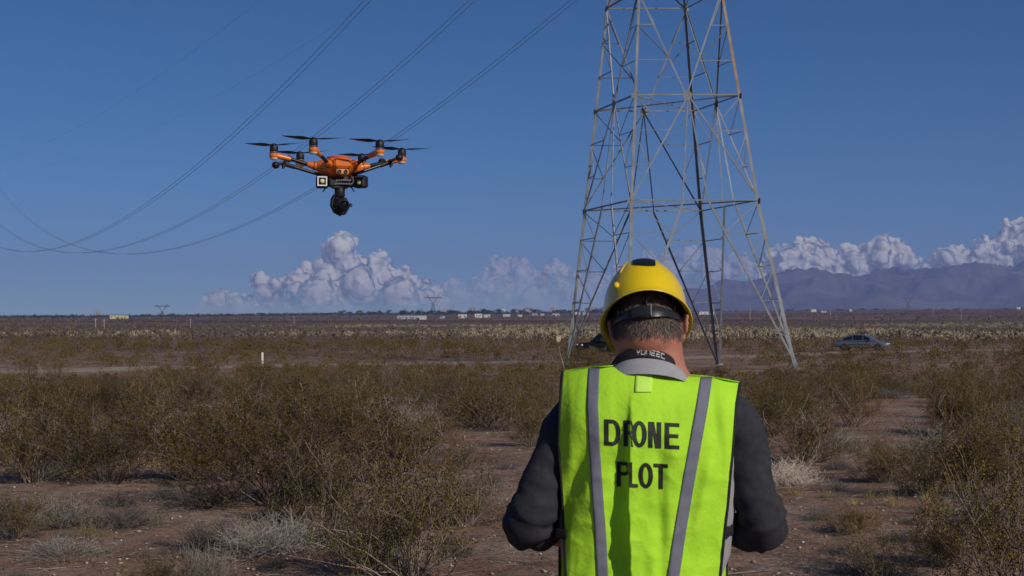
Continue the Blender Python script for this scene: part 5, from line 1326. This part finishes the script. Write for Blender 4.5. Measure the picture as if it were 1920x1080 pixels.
# --- everything further off is one mass of scrub per kind
def mass(name, pts, mat_, kind, seed):
    """pts: list of (x, y, height, width, nleaf, leafsize)"""
    rg = np.random.default_rng(seed); Vs = []; n = 0
    P = np.array([(p[0], p[1], gz(p[0], p[1]), p[2], p[3]) for p in pts]); nl = np.array([p[4] for p in pts]); ls = np.array([p[5] for p in pts])
    idx = np.repeat(np.arange(len(P)), nl); m = len(idx); C = P[idx]; L_ = ls[idx][:, None]
    d = rg.normal(size=(m, 3)); d /= np.linalg.norm(d, axis=1)[:, None]; d[:, 2] = np.abs(d[:, 2]); rr = rg.uniform(.45, 1, (m, 1)) ** .6
    off = d * rr * np.stack([C[:, 4] * .5, C[:, 4] * .5, C[:, 3]], 1); c = C[:, :3] + off
    e1 = d + rg.normal(size=(m, 3)) * .7 + [0, 0, .5]; e1 /= np.linalg.norm(e1, axis=1)[:, None]; e2 = np.cross(e1, rg.normal(size=(m, 3))); e2 /= np.linalg.norm(e2, axis=1)[:, None]
    V = np.stack([c - e2 * L_ * .35, c + e2 * L_ * .35, c + e1 * L_ * 1.25], 1).reshape(-1, 3)
    me = npmesh(name, V, np.arange(m * 3).reshape(-1, 3), mat_, 3); return tag(link(name, me), kind='stuff')
rg = np.random.default_rng(21); pts = []
def sample(n, y0, y1, pw, fn, margin=160):
    out = []; 
    for _ in range(n):
        y = y0 + (y1 - y0) * rg.random() ** pw; x = (rg.uniform(-margin, 1920 + margin) - U0) / F * y
        r = fn(x, y)
        if r: out.append(r)
    return out
def f1(x, y):
    z = gz(x, y); hm = (CZ - z) - (82 if uv(x, y, z)[0] < 250 else (72 if 1150 < uv(x, y, z)[0] < 1480 else 58)) * y / F if y < 84 else 1.3
    if onroad(x, y): return None
    if 1270 < uv(x, y, z)[0] < 1372 and 660 < uv(x, y, z)[1] < 700: return None
    h = min(rg.uniform(.5, 1.25), hm * rg.uniform(.7, 1.05))
    if h < .22: return None
    return (x, y, h, h * rg.uniform(1.1, 1.7), int(lerp(170, 80, sm(50, 130, y))), lerp(.055, .10, sm(50, 130, y)))
M['farleaf'] = mat('scrub_foliage', (.12, .082, .02), .7, var=.25, scale=.25, spec=.15, island=None)
M['midbrown'] = mat('scrub_twigs', (.165, .125, .095), .85, var=.3, scale=.2, spec=.1)
P1 = sample(2300, 50, 165, .85, f1)
k = int(len(P1) * .66)
mass('scrub', P1[:k], M['farleaf'], 'scrub', 1); mass('dry_scrub', [(a, b, c * .7, d * .9, e, f * .8) for a, b, c, d, e, f in P1[k:]], M['midbrown'], 'scrub', 2)
def f2(x, y):
    return (x, y, rg.uniform(.5, 1.1), rg.uniform(1.0, 2.2), 16, rg.uniform(.28, .42))
P2 = sample(6500, 165, 900, .75, f2)
mass('far_scrub', P2, M['midbrown'], 'scrub', 3)
M['palebrush'] = mat('pale_brush', (.44, .37, .235), .85, var=.25, scale=.05, spec=.1)
def f3(x, y):
    u, v = uv(x, y, gz(x, y)); n_ = noise.noise(Vector((x * .012, y * .006, 5))) 
    side = sm(560, 1150, u); lim = lerp(.30, -.10, side) + (.25 if y > 640 else 0) + (.16 if y < 230 else 0)
    if n_ < lim - .02 + rg.uniform(-.12, .12): return None
    if u < 640 and rg.random() < .72: return None
    return (x, y, rg.uniform(.45, 1.0), rg.uniform(.8, 1.7), 24, rg.uniform(.18, .30))
P3 = sample(9500, 175, 760, .8, f3)
mass('pale_brush', P3, M['palebrush'], 'brush', 4)
def f4(x, y):
    return (x, y, rg.uniform(1, 2.5), rg.uniform(2, 6), 6, rg.uniform(.9, 1.6))
P4 = sample(3500, 900, 3300, .8, f4); mass('distant_scrub', P4, M['midbrown'], 'scrub', 5)
# loose stones on the near soil, real little lumps
def stones():
    rg = np.random.default_rng(3); n = 9500; y = 8.3 + 22 * rg.random(n) ** 1.5; x = (rg.uniform(-60, 1980, n) - U0) / F * y
    s = .0045 + .020 * rg.random(n) ** 5; ico = np.array([(0, 0, 1), (.9, 0, .3), (.28, .86, .3), (-.72, .53, .3), (-.72, -.53, .3), (.28, -.86, .3), (0, 0, -.6)]); fc = np.array([(0, 1, 2), (0, 2, 3), (0, 3, 4), (0, 4, 5), (0, 5, 1), (6, 2, 1), (6, 3, 2), (6, 4, 3), (6, 5, 4), (6, 1, 5)])
    z = np.array([gz(a, b) for a, b in zip(x, y)]); sc = rg.uniform(.6, 1.3, (n, 1, 3)); sc[:, :, 2] *= .65
    V = ico[None] * sc * s[:, None, None] * (1 + rg.normal(size=(n, 7, 1)) * .15) ; a = rg.uniform(0, 6.28, n); ca, sa = np.cos(a)[:, None], np.sin(a)[:, None]
    X = V[:, :, 0] * ca - V[:, :, 1] * sa; Y = V[:, :, 0] * sa + V[:, :, 1] * ca; V = np.stack([X + x[:, None], Y + y[:, None], V[:, :, 2] + z[:, None] + s[:, None] * .2], 2)
    F_ = (fc[None] + (np.arange(n) * 7)[:, None, None]).reshape(-1, 3)
    m = mat('desert_stones', (.3, .22, .18), .9, spec=.15, island=[(.24, .16, .125), (.30, .22, .18), (.38, .32, .28), (.20, .13, .105), (.33, .23, .17)])
    tag(link('stones', npmesh('stones', V.reshape(-1, 3), F_, m, 3)), kind='stuff')
stones()
SM = {'left': [], 'right': []}
rg = np.random.default_rng(77)
while len(SM['left']) + len(SM['right']) < 64:
    y = rg.uniform(9.2, 19); x = (rg.uniform(0, 1920) - U0) / F * y; u, v = uv(x, y, gz(x, y))
    if 930 < u < 1490 or not free(x, y, .12, .8): continue
    k = rg.random(); sd = 'left' if x < 0 else 'right'
    if k < .40: T = put(DRK, int(rg.integers(2)), x, y, rg.uniform(.18, .34), 1.7, '', 'plant', 'small_dark_plant', None); w_ = 'dark dead'
    elif k < .75: T = put(BUR, int(rg.integers(3)), x, y, rg.uniform(.18, .36), 1.5, '', 'plant', 'small_grey_plant', None); w_ = 'grey-green'
    else: T = put(TUS, int(rg.integers(3)), x, y, rg.uniform(.5, .9), 1.3, '', 'grass tuft', 'straw_tuft', None); w_ = 'straw-coloured'
    SM[sd].append((u, v, w_, T))
ORD2 = ORD + ['twenty-' + q for q in ORD[:9]] + ['thirtieth'] + ['thirty-' + q for q in ORD[:9]]
for sd, L_ in SM.items():
    for w_ in ('dark dead', 'grey-green', 'straw-coloured'):
        g = sorted([t for t in L_ if t[2] == w_], key=lambda t: t[0])
        for k, t in enumerate(g):
            t[3]['label'] = f"small {w_} tuft on the near soil, {ORD2[k]} from left, {sd} of the person"; t[3]['group'] = f"small {w_} tufts on the near soil"
def litter():                    # fallen twigs and dry leaf litter under the brush
    rg = np.random.default_rng(8); nb = NB()
    for _ in range(6500):
        y = 8.3 + 22 * rg.random() ** 1.3; x = (rg.uniform(-60, 1980) - U0) / F * y; L_ = rg.uniform(.03, .22) * (1 if rg.random() > .06 else 3); a = rg.uniform(0, 6.28)
        nb.path([(x + math.cos(a + .3 * t) * L_ * t, y + math.sin(a + .3 * t) * L_ * t, gz(x, y) + .006 + .01 * math.sin(t * 3)) for t in (0, .33, .66, 1)], .0032, .0015)
    tag(link('fallen_twigs', nb.mesh('fallen_twigs', M['greystem'])), kind='stuff')
litter()
# ------------------------------------------------------------------ trees on the skyline
M['treecrown'] = mat('distant_foliage', (.035, .042, .022), .8, var=.3, scale=.4, spec=.1)
def tree_mesh(seed, palm=False):
    rg = np.random.default_rng(seed); nb = NB(); tr = NB()
    tr.path([(0, 0, 0), (.02, 0, .3), (.0, .03, .62)], .035, .02)
    if palm:
        tr = NB(); tr.path([(0, 0, 0), (.02, 0, .5), (.03, .01, .9)], .022, .016)
        for k in range(26):
            c = stemcurve(rg, [.03, .01, .9], rg.uniform(0, 6.28), rg.uniform(.4, 1.9), .22, 3, -2); nb.path(c, .02, .004)
    else:
        for k in range(7): tr.path(stemcurve(rg, [0, 0, .3], rg.uniform(0, 6.28), .6, .35, 3), .012, .005)
        cs = [rg.normal(size=3) * [.22, .22, .14] + [0, 0, .62] for _ in range(9)]
        C = np.vstack([c + rg.normal(size=(26, 3)) * .10 for c in cs]); nb.leaves(C, .17, rg, .2)
    return [('trunk', tr.mesh('trunk', M['pole'])), ('crown', nb.mesh('crown', M['treecrown']))]
TR = [tree_mesh(700 + k) for k in range(5)] + [tree_mesh(710, True)]
LM = [(182, 'tiny tan tower'), (222, 'long yellow building'), (304, 'far left pylon'), (357, 'left utility pole'), (551, 'utility pole above the stake'), (762, 'grey-green shed'), (790, 'shed with the doorway'), (812, 'pylon before the cloud'), (840, 'pinkish house'), (867, 'white box shed'), (886, 'cream house'), (905, 'larger white shed'), (944, 'narrow white house'), (968, 'tan house'), (990, 'red roofed house'), (1017, 'small tan hut'), (1035, 'pink house'), (1062, 'left pylon foot'), (1098, 'left pylon leg'), (1150, 'hard hat'), (1325, 'long white building'), (1406, 'pole inside the right leg'), (1470, 'right pylon leg'), (1526, 'white house right of the pylon'), (1595, 'tiny hut above the car'), (1703, 'pylon above the car'), (1749, 'short pole'), (1802, 'right utility pole'), (1838, 'faint right pylon'), (1910, 'hut at the right edge')]
RK = ['nearest', 'second', 'third', 'fourth', 'fifth', 'sixth', 'seventh', 'eighth', 'ninth', 'tenth', 'eleventh', 'twelfth', 'thirteenth', 'fourteenth', 'fifteenth', 'sixteenth', 'seventeenth', 'eighteenth', 'nineteenth', 'twentieth']
TREES = []
rg = np.random.default_rng(31)
for i in range(190):
    u = rg.uniform(-30, 1960) if i % 3 else rg.uniform(640, 1130); rise = 620 < u < 1140
    vg = pl(u, [(0, 595), (640, 589), (960, 586.5), (1300, 582), (1920, 576)])
    q = hit(u, vg + rg.uniform(1.0, 3.2), 4200); d = q.y; hpx = rg.uniform(3.0, 6.5) + (3.5 * rg.random() if rise else 0); k = int(rg.integers(5)) if rg.random() > .07 else 5
    h = hpx * d / F * (1.25 if k == 5 else 1); part_ = 'far left' if u < 620 else ('rise with the houses' if rise else 'far right')
    T = thing('distant_tree', f'dark bushy tree on the skyline of the {part_}' if k < 5 else f'thin palm-like tree on the skyline of the {part_}', 'tree', (q.x, q.y, gz(q.x, q.y) - .3), f'skyline trees of the {part_}' if k < 5 else f'palms on the skyline of the {part_}')
    TREES.append((u, k, T)); T.rotation_euler.z = rg.uniform(0, 6.28); T.scale = (h * rg.uniform(1.0, 2.0),) * 2 + (h,)
    for n_, m_ in TR[k]: link(n_, m_, T)
cnt = {}
for u, k, T in sorted(TREES, key=lambda t: min(abs(t[0] - a) for a, _ in LM)):
    a, nm = min(LM, key=lambda l: abs(l[0] - u)); key = (nm, u > a); r = cnt.get(key, 0); cnt[key] = r + 1
    T['label'] = f"{'dark bushy' if k < 5 else 'thin palm-like'} skyline tree, {RK[min(r, 19)]} on the {'right' if u > a else 'left'} of the {nm}"
P5 = []
for i in range(2600):
    u = rg.uniform(-60, 1980); q = hit(u, pl(u, [(0, 596), (640, 590), (960, 588), (1300, 583), (1920, 577)]) + rg.uniform(.3, 1.6), 4300); P5.append((q.x, q.y, rg.uniform(2, 5.5), rg.uniform(5, 14), 10, rg.uniform(1.2, 2.4)))
mass('tree_belt', P5, M['treecrown'], 'trees', 6)
